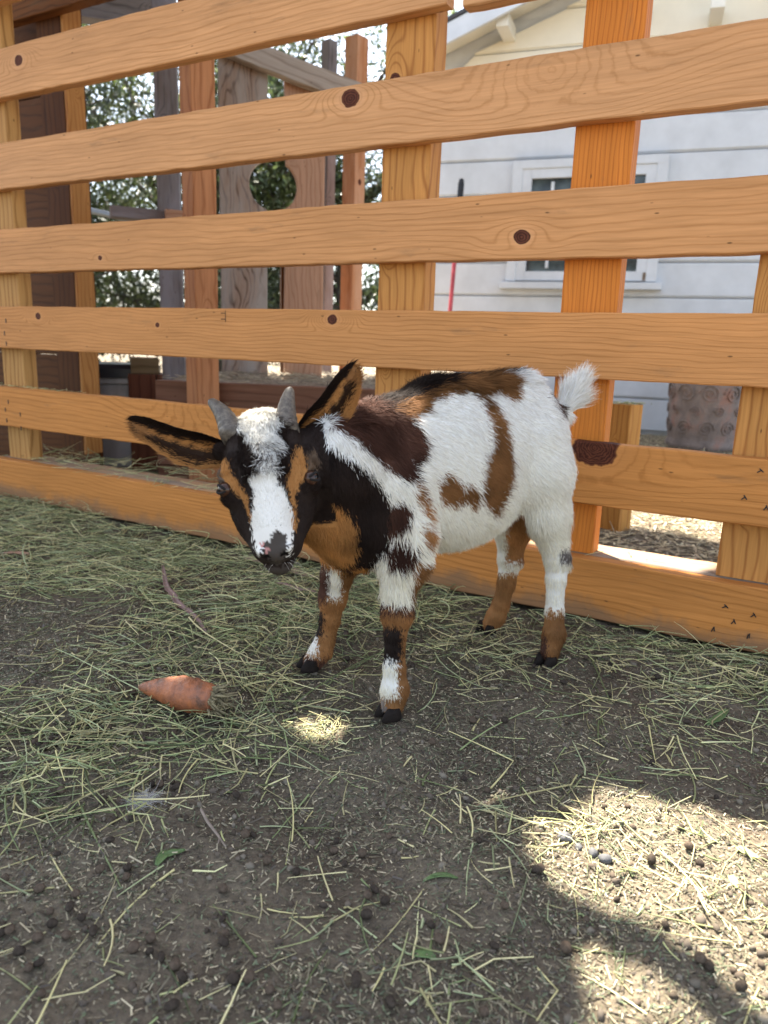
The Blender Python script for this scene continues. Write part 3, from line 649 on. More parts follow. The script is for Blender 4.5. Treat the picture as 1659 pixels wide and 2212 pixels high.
# ears: cupped leaves
def ear(base_, tip, up, face, wid, sgn, n=24, m=11, th=.0016):
    base_, tip, up, face = map(np.array, (base_, tip, up, face)); L = np.linalg.norm(tip-base_); d = (tip-base_)/L
    face = nrm(face-(face@d)*d); w_ = np.cross(face, d); V = []; inner = []
    for side in (0, 1):
        for i in range(n):
            t_ = i/(n-1); c = base_+d*L*t_+np.array(up)*math.sin(t_*math.pi)*.5+up*0
            tq = min(1, t_/.38); hwid = wid*(.60+.40*tq*tq*(3-2*tq))*math.sqrt(max(0, 1-max(0, (t_-.60)/.41)**2.2))*(1.08-.42*t_)+.0008
            cup = 1.25-.55*t_
            for j in range(m):
                q = (j/(m-1)-.5)*2; ang = q*cup*1.15
                P = c+w_*hwid*math.sin(ang)/max(.6, math.sin(min(cup*1.15, 1.5)))-face*(hwid*(math.cos(ang)-math.cos(cup*1.15))*.9)
                if side: P = P-face*th*(1-.6*abs(q))
                V.append(P); inner.append((1-side, q, t_, sgn))
    V = np.array(V); k = n*m; F_ = []
    for i in range(n-1):
        for j in range(m-1):
            a_ = i*m+j; F_.append((a_, a_+m, a_+m+1, a_+1)); F_.append((k+a_, k+a_+1, k+a_+m+1, k+a_+m))
        F_.append((i*m, k+i*m, k+i*m+m, i*m+m)); F_.append((i*m+m-1, i*m+2*m-1, k+i*m+2*m-1, k+i*m+m-1))
    for j in range(m-1): F_.append(((n-1)*m+j, k+(n-1)*m+j, k+(n-1)*m+j+1, (n-1)*m+j+1))
    return V, np.array(F_), np.array(inner)
def headz(x, y, z): return at(x, y, float((hw(0, 0, z)-EYE)@cF))
eb1 = hw(-.046, .040, -.046); et1 = at(284, 910, (eb1-EYE)@cF+.020)
eb2 = hw(.046, .044, -.040); et2 = at(765, 791, (eb2-EYE)@cF-.004)
E1 = ear(eb1, et1, np.array([0, 0, -.020]), np.array([.15, -.95, -.28]), .0250, -1)
E2 = ear(eb2, et2, np.array([.012, 0, -.020]), np.array([.30, -1., -.25]), .0265, 1)
nb = len(BV); AV = np.concatenate([BV, E1[0], E2[0]]); n1 = len(E1[0])
AQ = np.concatenate([BQ, E1[1]+nb, E2[1]+nb+n1])

# coat pattern of the goat (colour patches of the hide)
WH, BK, DB, TN, BR_, GY = (.82, .79, .72), (.022, .014, .011), (.072, .032, .021), (.42, .195, .062), (.27, .125, .045), (.17, .15, .13)
q4 = lambda L: [(x*.5+829.5, y*.5+597.2) for x, y in L]
q9 = lambda L: [(x*.34+763.1, y*.34+763.1) for x, y in L]       # zoom of the flank
q7 = lambda L: [(x*.21+431.3, y*.21+829.5) for x, y in L]
q6 = lambda L: [(x*.46+564., y*.46+1128.) for x, y in L]
BODY = [(BR_, q9([(110, 330), (300, 230), (500, 190), (700, 130), (900, 120), (1010, 140), (1050, 200), (1045, 270), (1000, 285), (900, 240), (830, 265), (770, 280), (730, 235), (600, 255), (480, 310), (460, 370), (350, 400), (200, 420)])),
        (BK, q9([(900, -60), (1000, 20), (1085, 115), (960, 128), (850, 122), (700, 150), (560, 200), (430, 260), (320, 310), (200, 345), (60, 330), (-150, 340), (-200, 100), (300, -60), (800, -60)])),
        (DB, q9([(-180, 340), (-60, 300), (60, 290), (200, 330), (330, 400), (420, 470), (468, 560), (450, 640), (400, 700), (400, 760), (440, 860), (500, 1000), (490, 1050), (440, 980), (410, 880), (390, 800), (330, 790), (260, 760), (180, 700), (120, 640), (30, 560), (-60, 500), (-150, 450)])),
        (BR_, q9([(415, 800), (450, 900), (500, 1010), (490, 1050), (440, 1000), (400, 900)])),
        (BR_, q9([(815, 290), (885, 330), (950, 440), (980, 580), (1000, 700), (985, 830), (930, 950), (910, 1000), (855, 960), (815, 880), (820, 760), (838, 650), (880, 560), (860, 450), (825, 370)])),
        (BR_, q9([(590, 770), (640, 800), (690, 850), (730, 820), (760, 870), (780, 930), (750, 980), (710, 920), (670, 930), (640, 970), (600, 930), (570, 950), (550, 880), (550, 820)])),
        (DB, q9([(1245, 215), (1300, 210), (1340, 260), (1345, 380), (1320, 400), (1280, 320), (1240, 260)])),
        (DB, q9([(230, 960), (300, 940), (360, 990), (350, 1060), (300, 1120), (240, 1140), (220, 1050)])),
        (DB, q9([(220, 1230), (300, 1170), (350, 1190), (385, 1250), (370, 1300), (300, 1340), (240, 1320)])),
        (BR_, q9([(430, 1110), (480, 1090), (510, 1150), (480, 1210), (430, 1190)])),
        (BK, [(655, 940), (700, 955), (722, 966), (769, 993), (805, 1024), (832, 1062), (842, 1110), (838, 1150), (845, 1185), (822, 1196), (802, 1225), (775, 1240), (640, 1235), (600, 1100), (600, 900)]),
        (TN, [(600, 1040), (688, 1055), (715, 1082), (745, 1098), (768, 1130), (772, 1175), (760, 1212), (720, 1232), (680, 1225), (655, 1195), (600, 1150)]),
        (TN, q6([(395, 215), (480, 205), (560, 250), (500, 275), (420, 275)])),
        (DB, q6([(200, 140), (330, 205), (420, 210), (400, 250), (330, 250), (260, 215)])),
        (WH, q6([(260, 200), (330, 215), (390, 250), (400, 290), (300, 300), (240, 260)]))]
FRN = [(DB, q6([(280, 255), (310, 270), (330, 330), (300, 360), (280, 350)])), (BR_, q6([(370, 270), (430, 260), (430, 360), (380, 350)]))]
HEADP = [(WH, q7([(340, 420), (420, 300), (500, 60), (900, 60), (840, 270), (800, 400), (765, 500), (835, 560), (850, 700), (830, 850), (790, 960), (800, 1040), (870, 1100), (900, 1200), (950, 1330), (975, 1460), (962, 1560), (955, 1680), (930, 1780), (900, 1760), (920, 1660), (890, 1570), (840, 1500), (765, 1510), (755, 1590), (700, 1620), (630, 1630), (640, 1700), (600, 1780), (570, 1690), (540, 1540), (535, 1400), (545, 1250), (560, 1120), (520, 1050), (490, 950), (580, 850), (640, 780), (620, 700), (520, 600), (430, 520)])),
         (TN, q7([(220, 800), (270, 800), (310, 870), (350, 950), (400, 1040), (480, 1130), (510, 1200), (510, 1300), (540, 1400), (520, 1420), (490, 1300), (440, 1190), (370, 1150), (320, 1090), (270, 1040), (230, 960), (210, 880)])),
         (TN, q7([(1000, 680), (1060, 680), (1080, 780), (1110, 850), (1090, 960), (1060, 1040), (990, 1120), (980, 1200), (1000, 1340), (1010, 1450), (990, 1540), (960, 1480), (960, 1330), (930, 1180), (890, 1060), (920, 960), (950, 820)])),
         ((.13, .085, .055), q7([(1110, 760), (1190, 690), (1240, 800), (1240, 900), (1160, 880), (1110, 900)])),
         ((.13, .10, .08), q7([(150, 900), (215, 900), (240, 1000), (230, 1040), (160, 1040)])),
         ((.07, .058, .05), q7([(640, 1640), (740, 1590), (790, 1500), (890, 1560), (920, 1660), (890, 1780), (840, 1850), (760, 1860), (690, 1790)])),
         ((.52, .25, .22), q7([(625, 1625), (665, 1650), (735, 1735), (700, 1755), (660, 1710)])),
         ((.06, .048, .040), q7([(610, 1800), (650, 1860), (710, 1885), (800, 1900), (890, 1885), (945, 1835), (985, 1880), (900, 2000), (680, 2000), (600, 1900)]))]
for i_ in (3, 4, 5, 7, 8, 9):      # the small patches keep their size under the longer white hair
    c0_ = np.mean(BODY[i_][1], 0); BODY[i_] = (BODY[i_][0], [tuple(c0_+(np.array(p_)-c0_)*(1.16 if i_ != 4 else 1.10)) for p_ in BODY[i_][1]])
def coat(P):
    n = len(P); hq = (P-HP)@HR; j = nrm(rng.normal(0, 1, (n, 3)))*rng.random((n, 1))*np.where((hq[:, 2] > -.1) & (np.abs(hq[:, 0]) < .08), .004, .0085)[:, None]
    xy = project(P+j); px, py = xy[:, 0], xy[:, 1]; c = np.empty((n, 3)); c[:] = WH
    d = P-gO; s = d@ga; l = d@gl_; z = P[:, 2]; hd_ = (P-HP)@HR
    for colr, poly in BODY: c[inpoly(px, py, poly)] = colr
    hind = s < .16; low = z < .22
    # hind legs
    nh = hind & (l > .02) & low; c[nh] = WH; c[nh & (py > 1318+8*np.sin(px*.3))] = BR_; c[nh & (py > 1370) & (px < 1182)] = DB
    c[nh & (py > 1185) & (py < 1212) & (px > 1212)] = (.35, .3, .27)
    fh = hind & (l <= .0) & (z < .27); c[fh] = WH; c[fh & (px > 1092) & (py < 1214)] = BR_; c[fh & (py > 1238)] = BR_
    und = hind & (np.abs(l) < .05) & (z < .27) & (z > .20) & (px > 1092) & (px < 1146); c[und] = BR_
    # near front leg
    nf = (s > .2) & (l > .02) & (py > 1212) & (px > 790) & (z < .26); c[nf & (px > 888)] = BR_
    c[nf & (py > 1300)] = BR_; c[nf & (py > 1302) & (py < 1322)] = DB; c[nf & (py > 1352) & (py < 1428) & (px < 868)] = BK
    c[nf & (py > 1427) & (py < 1503) & (px < 858)] = WH; c[nf & (py > 1508) & (px < 835)] = (.2, .17, .15)
    ff = (s > .2) & (l < -.02) & (py > 1225) & (px < 770); c[ff] = WH; c[ff & (py > 1290)] = BR_; c[ff & (px > 738)] = BR_; c[ff & (py < 1300) & (px < 708)] = DB
    c[ff & (py > 1320) & (py < 1375) & (px < 698)] = BK; c[ff & (py > 1362) & (py < 1412) & (px < 684)] = WH; c[ff & (py > 1418)] = DB
    # tail
    tl = (s < -.055) & (z > .38); c[tl] = WH
    # neck side right behind the head stays dark
    H_ = (np.abs(hd_[:, 0]) < .075) & (hd_[:, 1] > -.13) & (hd_[:, 1] < .12) & (hd_[:, 2] > -.098) & (hd_[:, 2] < .05)
    ch = np.empty((n, 3)); ch[:] = BK
    for colr, poly in HEADP: ch[inpoly(px, py, poly) & (hd_[:, 2] > -.075)] = colr
    for sx in (-1, 1):
        ch[np.linalg.norm((hd_-[sx*.0118, -.1045, -.0235])/[1.25, 1, .8], axis=1) < .0052] = (.004, .003, .003)
    c[H_] = ch[H_]
    bd = (~H_) & (c[:, 0] < .5); m_ = 1+n3(P, 45, 40)*1.6+n3(P, 13, 44)*1.2; c[bd] = c[bd]*np.clip(m_[bd], .45, 1.7)[:, None]
    return c
def ear_col(inn):
    c = np.empty((len(inn), 3)); c[:] = BK; i = inn[:, 0] > .5; q = inn[:, 1]*inn[:, 3]+rng.normal(0, .05, len(inn)); t_ = inn[:, 2]
    c[i] = (.035, .018, .010); c[i & (q > .46-.3*t_)] = BK; c[i & (q <= .46-.3*t_) & (q > .02-.1*t_)] = TN; c[i & (q < -.62)] = TN; c[i & (t_ > .82) & (q < .1)] = BR_
    c[~i & (q < -.9)] = TN; return c
col = np.concatenate([coat(BV), ear_col(E1[2]), ear_col(E2[2])])
goat = empty('goat_kid', tuple(gO), label='young white, brown and black horned goat kid standing in front of the fence', cat='goat')
HIDE = vcol('hide', .75, 0, .15)
body = mesh('body', AV-gO, AQ, HIDE, goat, smooth=True, col=col*.85)
body['label'] = 'patched white, brown and black body'

# fur
def fur(N, seed):
    r = np.random.default_rng(seed)
    T = np.concatenate([AQ[:, [0, 1, 2]], AQ[:, [0, 2, 3]]]); Nv = np.concatenate([vnormals(BV, BQ), np.zeros((len(AV)-nb, 3))])
    en = vnormals(AV, AQ); Nv[nb:] = en[nb:]
    A = AV[T[:, 1]]-AV[T[:, 0]]; B = AV[T[:, 2]]-AV[T[:, 0]]; ar = np.linalg.norm(np.cross(A, B), axis=1)/2
    cen = AV[T].mean(1); hd_ = (cen-HP)@HR
    ishead = (hd_[:, 1] > -.13) & (hd_[:, 2] > -.10) & (np.abs(hd_[:, 0]) < .075) & (hd_[:, 1] < .13)
    face_cam = ((Nv[T[:, 0]]*(EYE-cen)).sum(1) > -.15*np.linalg.norm(EYE-cen, axis=1))
    wgt = ar*np.where(ishead, 3.2, 1.)*np.where(face_cam, 1., .45)*np.where(T[:, 0] >= nb, 2.5, 1.)
    ti = r.choice(len(T), N, p=wgt/wgt.sum()); u_ = r.random((N, 1)); v_ = r.random((N, 1)); f = (u_+v_) > 1; u_ = np.where(f, 1-u_, u_); v_ = np.where(f, 1-v_, v_)
    t_ = T[ti]; P = AV[t_[:, 0]]+A[ti]*u_+B[ti]*v_
    n_ = nrm(Nv[t_[:, 0]]*(1-u_-v_)+Nv[t_[:, 1]]*u_+Nv[t_[:, 2]]*v_)
    d = P-gO; s = d@ga; l = d@gl_; z = P[:, 2]; h = (P-HP)@HR; head = ishead[ti]; isear = t_[:, 0] >= nb
    fl_ = np.tile(-ga*.75+np.array([0, 0, -.55]), (N, 1))
    legm = z < .20; fl_[legm] = [0, 0, -1.]; fl_[legm] += -ga*.15
    neck = (s > .30) & ~head & (z > .2); fl_[neck] = -ga*.35+np.array([0, 0, -.9])
    tail = (s < -.058) & (z > .40); td = nrm(t2-tb); fl_[tail] = td*1.0+np.array([0, 0, .1])-ga*.35
    fl_[head] = HR[:, 1]*1.0
    upm = head & (h[:, 1] > -.01) & (np.abs(h[:, 0]) < .03); fl_[upm] = HR[:, 1]*-.5+HR[:, 2]*.3
    jaw = head & (h[:, 2] < -.055); fl_[jaw] = HR[:, 1]*.8-HR[:, 2]*.3
    e1 = isear & (t_[:, 0] < nb+n1); e2 = isear & ~e1
    fl_[e1] = nrm(et1-eb1); fl_[e2] = nrm(et2-eb2)
    nz = np.stack([n3(P, 24, 1), n3(P, 24, 7), n3(P, 24, 13)], 1)*.9+np.stack([n3(P, 120, 21), n3(P, 120, 27), n3(P, 120, 33)], 1)*1.15
    amp = np.where(head, .55, 1.)[:, None]; amp[upm] = 1.6
    fl_ = fl_+nz*amp+r.normal(0, .13, (N, 3))
    tg = nrm(fl_-(fl_*n_).sum(1, keepdims=True)*n_)
    L = np.full(N, .0130); L[:] = .0092+.0038*np.clip((z-.13)/.12, 0, 1); L[(z < .26) & (z > .17) & (s > .04) & (s < .33)] = .019; L[head] = .0065
    L[upm] = .013; L[upm & (h[:, 1] > .065)] = .009; L[head & (h[:, 1] < -.045)] = .0058; L[head & (h[:, 1] < -.078)] = .0030; L[head & (h[:, 1] < -.095)] = .0014; L[isear] = .0052; L[tail] = .034
    rump_b = (s < -.01) & (z > .21) & (z < .40) & ~tail; L[rump_b] = .016
    spine = (n_[:, 2] > .75) & (z > .40) & ~head & ~tail; L[spine] = .019
    innr = np.concatenate([np.zeros((nb, 4)), E1[2], E2[2]]); ie = isear & (innr[t_[:, 0], 0] > .5); L[ie & (np.abs(innr[t_[:, 0], 1]) > .35)] = .010
    hoofz = z < .018; L[hoofz] = .004
    L = L*r.uniform(.55, 1.25, N)
    eyem = np.zeros(N, bool)
    for sx in (-1, 1): eyem |= np.linalg.norm(h-[sx*.0560, -.0135, -.0255], axis=1) < .0125
    kp_ = ~eyem
    lift = np.full(N, .30); lift[head] = .22; lift[upm] = .75; lift[tail] = .55; lift[spine] = .5; lift[legm] = .2; lift[rump_b] = .38; lift[isear] = .3
    lift = lift*r.uniform(.5, 1.5, N)
    d0 = nrm(tg+n_*lift[:, None]); d1 = nrm(d0+tg*.25+[0, 0, -.12]+r.normal(0, .12, (N, 3))); d2 = nrm(d1+tg*.15+[0, 0, -.12]+r.normal(0, .18, (N, 3)))
    P0 = P-n_*.001; P1 = P0+d0*(L/3)[:, None]; P2 = P1+d1*(L/3)[:, None]; P3 = P2+d2*(L/3)[:, None]
    wv = nrm(np.cross(d0, n_)+r.normal(0, .2, (N, 3))); w0 = np.where(head, .00034, .00042)[:, None]; w0[isear] = .00036
    P0, P1, P2, P3, wv, w0, P, isear, head, upm, z, t_, h = [q_[kp_] for q_ in (P0, P1, P2, P3, wv, w0, P, isear, head, upm, z, t_, h)]; N = len(P0)
    V = np.stack([P0-wv*w0, P0+wv*w0, P1-wv*w0*.9, P1+wv*w0*.9, P2-wv*w0*.6, P2+wv*w0*.6, P3-wv*w0*.12, P3+wv*w0*.12], 1).reshape(-1, 3)
    b = (np.arange(N)*8)[:, None]; F_ = np.stack([b+[0, 1, 3, 2], b+[2, 3, 5, 4], b+[4, 5, 7, 6]], 1).reshape(-1, 4)
    c = coat(P); c[isear] = ear_col(innr[t_[isear, 0]])
    c = c*r.uniform(.78, 1.18, (N, 1)); wh = c[:, 0] > .5; c[wh] = np.minimum(c[wh]*1.02, .86)
    mixn = upm & wh & (r.random(N) < .05+.35*(np.abs(h[:, 1]-.012) < .018)); c[mixn] = (.12, .10, .085)
    # cream tint low on the white coat
    lo = wh & ~head; c[lo] *= 1-np.clip((.40-z[lo])/.2, 0, 1)[:, None]*np.array([.01, .05, .17])
    c8_ = np.repeat(c, 8, 0)
    return V, F_, c8_
FV, FF, FC = fur(370000, 5)
FUR = vcol('fur', .65, .18, .07)
mesh('fur', FV-gO, FF, FUR, goat, col=FC)
# whiskers and chin hairs
wk = MB(); r = np.random.default_rng(3)
for i in range(30):
    s = 1 if i % 2 else -1; p = hw(s*r.uniform(.004, .02), r.uniform(-.112, -.085), r.uniform(-.066, -.045)); d = nrm(HR@np.array([s*r.uniform(.2, 1), -r.uniform(.2, 1.2), r.uniform(-.6, .1)]))
    L = r.uniform(.004, .011); wk.tube([p-gO, p+d*L*.5-gO, p+d*L+[0, 0, -.002]-gO], [.0002, .00014, .00006], 3, False)
wk.build('whiskers', plain('whisker', (.6, .56, .5), .5, .1, bump=0), goat)
# horns
HM = NT('horn_keratin'); hcz = HM.ramp(HM.noise(HM.coord((1, 1, 1)), 130, 5, .7), [(.3, (.034, .026, .019)), (.5, (.085, .068, .051)), (.75, (.19, .16, .12))]); HM.base(hcz)
HM.b.inputs['Roughness'].default_value = .5; HM.bump(HM.noise(HM.coord((1, 1, 1)), 220, 4, .6), .6, .001)
def horn(bx, by, tx, ty, s, bend):
    p0 = hw(s*.030, .058, -.028); D0 = (p0-EYE)@cF; p1 = at(bx, by, D0-.012); p2 = at(tx, ty, D0+.004); P = []; r_ = []
    for k in np.linspace(0, 1, 26):
        q = p1*(1-k)+p2*k+np.array(bend)*math.sin(k*math.pi); P.append(q-gO); r_.append((.0116*(1-k)**.8+.0046)*(1+.05*math.sin(k*48)*(1-k))*(1 if k < .97 else .8))
    P[0] = p0-gO; r_[0] = .014; P.append(P[-1]+nrm(P[-1]-P[-2])*.0018); r_.append(.0018)
    MB().tube(P, r_, 18).build('horn', HM.m, goat, smooth=True)
horn(504, 945, 454, 866, -1, (.003, 0, .004)); horn(618, 935, 627, 839, 1, (-.002, 0, .002))
# eyes
EM = NT('eye'); tcE = EM.n('TexCoord').outputs['Object']; sE = EM.n('SeparateXYZ', {0: tcE})
px_ = EM.math('ABSOLUTE', sE.outputs[0]); pz_ = EM.math('ABSOLUTE', sE.outputs[1])
pm_ = EM.math('MULTIPLY', EM.math('LESS_THAN', px_, .0042), EM.math('LESS_THAN', pz_, .0019))
ir = EM.ramp(EM.noise(EM.coord((1, 1, 1)), 900, 3), [(.3, (.026, .012, .008)), (.7, (.07, .03, .016))])
EM.base(EM.mix(pm_, ir, (.006, .006, .007))); EM.b.inputs['Roughness'].default_value = .12; EM.b.inputs['Specular IOR Level'].default_value = .35
for s in (-1, 1):
    e = MB(); n = 24; e.lathe([(math.sin(q)*.0096+1e-5, math.cos(q)*.0096) for q in np.linspace(.02, math.pi-.02, 16)], n)
    p = hw(s*.0502, -.0135, -.0265)-gO; o = e.build('eye', EM.m, goat, smooth=True); o.location = p
    look = nrm(HR@np.array([s*.86, -.10, .52])); xx = nrm(np.cross(HR[:, 2]*.9+HR[:, 1]*.4, look)); yy = np.cross(look, xx)
    xh = nrm(np.cross(np.array([0, 0, 1.]), look)); yh = np.cross(look, xh)
    o.rotation_euler = Matrix(np.stack([xh, yh, look], 1).tolist()).to_euler()
    # eyelids: dark rims
    lid = MB(); c_ = hw(s*.0502, -.0135, -.0265)
    for sg in (1, -1):
        P = []
        for k in np.linspace(-1, 1, 13):
            a1_ = k*1.15; v = nrm(look*math.cos(a1_)+xh*math.sin(a1_)+yh*sg*(.50*math.cos(k*1.45)+.02)+yh*.04); P.append(c_+v*.0101-gO)
        lid.tube(P, [.0006]+[.0016]*11+[.0006], 6)
    lid.build('eyelid', plain('eyelid_skin', (.010, .007, .006), .9, .2, 200, .3, .0005), goat, smooth=True)
# hooves
HF = plain('hoof_horn', (.014, .010, .008), .7, .35, 90, .5, .001, spec=.12)
for (x, y, l, az) in ((841, 1540, .093, .0), (668, 1443, -.097, -.15), (1180, 1425, .079, .15), (1050, 1360, -.075, .2)):
    P = gp(x, y, l); f_ = ga*math.cos(az)+gl_*math.sin(az); sd_ = np.array([-f_[1], f_[0], 0]); m = MB()
    for s in (-1, 1):
        rings = []
        for zz, w_, ff_, bb_ in ((0, .0098, .019, -.013), (.006, .0096, .0175, -.013), (.013, .0088, .0125, -.012), (.018, .0075, .008, -.010)):
            ring = []
            for k in range(12):
                q = 2*math.pi*k/12; fx_ = math.cos(q); lx = math.sin(q)
                ring.append(np.array([P[0], P[1], 0])-gO*[1, 1, 1]+f_*(fx_*(ff_ if fx_ > 0 else -bb_))+sd_*(s*.0092+lx*w_*(1-.35*max(0, fx_)))+np.array([0, 0, zz+.001]))
            rings.append(ring)
        V = [v for rg in rings for v in rg]; m.add(V, [(i*12+k, i*12+(k+1) % 12, (i+1)*12+(k+1) % 12, (i+1)*12+k) for i in range(3) for k in range(12)]+[tuple(range(36, 48)), tuple(range(12))[::-1]])
    m.build('hoof', HF, goat, .001, smooth=True)

# ------------------------------------------------------------------ hay, chaff, droppings, leaves
PAL = np.array([(.50, .51, .23), (.33, .39, .17), (.62, .55, .26), (.74, .65, .34), (.15, .18, .07), (.43, .47, .25)])
def dens(P):
    xy = project(np.concatenate([P, np.zeros((len(P), 1))], 1)); x, y = xy[:, 0], xy[:, 1]
    w_ = .022+np.zeros(len(P)); n_ = vnoise(P[:, 0]*7, P[:, 1]*7, 11)
    fd = FD-P@fn[:2]
    w_ = np.maximum(w_, np.where((x < 980) & (y < 1520), 1., 0)*np.clip((1480-y)/160, .25, 1))
    w_ = np.maximum(w_, np.where((x > 90) & (x < 640) & (y < 1700), .60, 0)*np.clip((1700-y)/120, 0, 1))
    w_ = np.maximum(w_, np.where((x < 330) & (y < 1780) & (y > 1500), .5, 0))
    w_ = np.maximum(w_, np.where(fd < .22, .55, .0)); w_ = np.maximum(w_, np.where((x > 1250) & (y < 1680), .17, 0))
    w_ = np.where((x < 250) & (y > 1285) & (y < 1400), .10, w_); w_ = np.where((x < 150) & (y > 1400) & (y < 1520), .12, w_)
    w_ = np.where((x > 650) & (x < 1250) & (y > 1440) & (y < 1680), .045, w_); w_ = np.where((x > 1150) & (y > 1780) & (y < 2060), .10, w_)
    return w_*(.45+1.1*n_)
def scatter(n, f, lo=(-2.4, .42), hi=(.9, 2.5)):
    out = []
    while sum(map(len, out)) < n:
        P = np.stack([rng.uniform(lo[0], hi[0], n), rng.uniform(lo[1], hi[1], n)], 1); P = P[(P@fn[:2]) < FD-.004]; out.append(P[rng.random(len(P)) < f(P)])
    return np.concatenate(out)[:n]
def stems(n, f, L0, L1, w0, w1, pile, pal=PAL, segs=5, curl=.5, lo=(-2.4, .42), hi=(.9, 2.5), P=None, zb=None):
    P = scatter(n, f, lo, hi) if P is None else P; n = len(P); D_ = np.clip(f(P), 0, 1); az = rng.uniform(0, 2*math.pi, n); L = rng.uniform(L0, L1, n)*rng.uniform(.5, 1, n)
    z0 = (gz(P[:, 0], P[:, 1]) if zb is None else zb)+.0015+pile*D_*rng.random(n)**1.3; tilt = rng.normal(0, .10, n)*(1+D_)
    kink = rng.normal(0, curl, n)*.35; kp = rng.integers(1, segs-1, n)*(rng.random(n) < .3); w_ = rng.uniform(w0, w1, n)
    p = np.concatenate([P, z0[:, None]], 1).astype(float); V = []; a_ = az.copy(); st = L/segs
    for i in range(segs+1):
        d = np.stack([np.cos(a_), np.sin(a_), np.sin(tilt)], 1); sd_ = np.stack([-np.sin(a_), np.cos(a_), np.zeros(n)], 1)
        wi = (w_*(1-.5*i/segs))[:, None]; up = np.array([0, 0, 1.])
        V += [p-sd_*wi, p+up*wi*1.1, p+sd_*wi]
        p = p+d*st[:, None]
        g_ = gz(p[:, 0], p[:, 1]) if zb is None else zb
        lim = p@np.append(fn[:2], 0) > FD-.003
        if zb is None: p[lim] -= (np.append(fn[:2], 0)*((p[lim]@np.append(fn[:2], 0))-FD+.003)[:, None])
        p[:, 2] = np.maximum(p[:, 2], g_+.001); tilt = np.where(p[:, 2] > g_+.02, tilt-.08, tilt); a_ = a_+kink*.3+np.where(kp == i+1, rng.normal(0, .8, n), 0)
    V = np.stack(V, 1).reshape(-1, 3); m = (segs+1)*3; b = (np.arange(n)*m)[:, None]; F_ = []
    for i in range(segs):
        for k in range(3): F_.append(b+np.array([i*3+k, i*3+(k+1) % 3, (i+1)*3+(k+1) % 3, (i+1)*3+k]))
    F_ = np.stack(F_, 1).reshape(-1, 4); c = np.minimum(pal[rng.integers(0, len(pal), n)]*rng.uniform(.5, 1.3, (n, 1)), .85)
    return V, F_, np.repeat(c, m, 0)
def join(parts):
    V, F_, c = [], [], []; o = 0
    for v, f, k in parts: V.append(v); F_.append(f+o); c.append(k); o += len(v)
    return np.concatenate(V), np.concatenate(F_), np.concatenate(c)
HAY = vcol('hay_stalk', .55, .12, .35)
hv = join([stems(19000, dens, .03, .12, .0005, .0013, .026), stems(800, dens, .10, .26, .0009, .0018, .026, curl=.9),
           stems(4200, lambda P: np.where(dens(P) > .3, .9, .06), .015, .05, .0008, .0018, .012),
           stems(380, lambda P: np.full(len(P), .5), .02, .09, .0006, .0014, .0, pal=PAL[[0, 2, 3, 3]], hi=(.7, 1.3), lo=(-.6, .42)),
           stems(14, lambda P: np.full(len(P), .5), .08, .20, .0009, .0016, .004, pal=PAL[[0, 1, 2]], curl=.6, hi=(.3, .85), lo=(-.5, .42))])
def heap(x, y, r_, n, L0, L1, w0, w1):
    g_ = gnd(x, y); P = g_[:2]+rng.normal(0, r_, (n, 2)); return stems(0, lambda P: np.full(len(P), .7), L0, L1, w0, w1, .010, pal=PAL[[0, 2, 3, 3, 5]], P=P)
hv = join([hv, heap(930, 2085, .022, 26, .02, .08, .0007, .0014), heap(1560, 1900, .05, 30, .02, .07, .0006, .0012), heap(1110, 1790, .030, 34, .03, .10, .0007, .0014), heap(1260, 1770, .020, 46, .02, .07, .0006, .0012), heap(690, 1570, .025, 120, .01, .05, .0005, .001), heap(1050, 1420, .06, 130, .03, .10, .0006, .0012), heap(1480, 1500, .07, 110, .03, .12, .0006, .0012), heap(200, 1570, .05, 90, .03, .08, .0008, .0016)])
mesh('hay', hv[0], hv[1], HAY, col=hv[2], label='loose green and straw coloured hay strewn over the pen floor', cat='hay', kind='stuff')
def flakes(n, f, a0, a1, w0, w1, pal, lo, hi, lift=.0008, P=None, zb=None):
    P = scatter(n, f, lo, hi) if P is None else P; n = len(P); az = rng.uniform(0, 2*math.pi, n); L = rng.uniform(a0, a1, n)*rng.uniform(.4, 1, n)/2; W_2 = rng.uniform(w0, w1, n)/2
    z = (gz(P[:, 0], P[:, 1]) if zb is None else zb)+lift+rng.random(n)*.002; d = np.stack([np.cos(az), np.sin(az), rng.normal(0, .22, n)], 1); s_ = np.stack([-np.sin(az), np.cos(az), rng.normal(0, .35, n)], 1)
    c0 = np.concatenate([P, z[:, None]], 1); d = d*L[:, None]; s_ = s_*W_2[:, None]
    V = np.stack([c0-d-s_, c0+d-s_*.8, c0+d*1.05+s_*.8, c0-d+s_], 1).reshape(-1, 3)
    return V, np.arange(n*4).reshape(n, 4), np.repeat(pal[rng.integers(0, len(pal), n)]*rng.uniform(.6, 1.3, (n, 1)), 4, 0)
CP = np.array([(.22, .19, .12), (.16, .14, .09), (.29, .25, .16), (.13, .14, .08), (.09, .075, .055), (.5, .43, .28), (.15, .18, .10), (.11, .09, .07)])
one = lambda P: .25+.75*vnoise(P[:, 0]*9, P[:, 1]*9, 21)
cv_ = join([flakes(105000, one, .0022, .008, .0006, .0016, CP, (-.85, .42), (.75, 1.35)), flakes(22000, one, .005, .018, .0007, .0017, CP, (-.9, .42), (.75, 1.35)),
            flakes(40000, one, .005, .016, .001, .0028, CP, (-2.3, 1.0), (.9, 2.4))])
mesh('hay_chaff', cv_[0], cv_[1], HAY, col=cv_[2], label='fine chopped hay chaff covering the dirt floor of the pen', cat='chaff', kind='stuff')
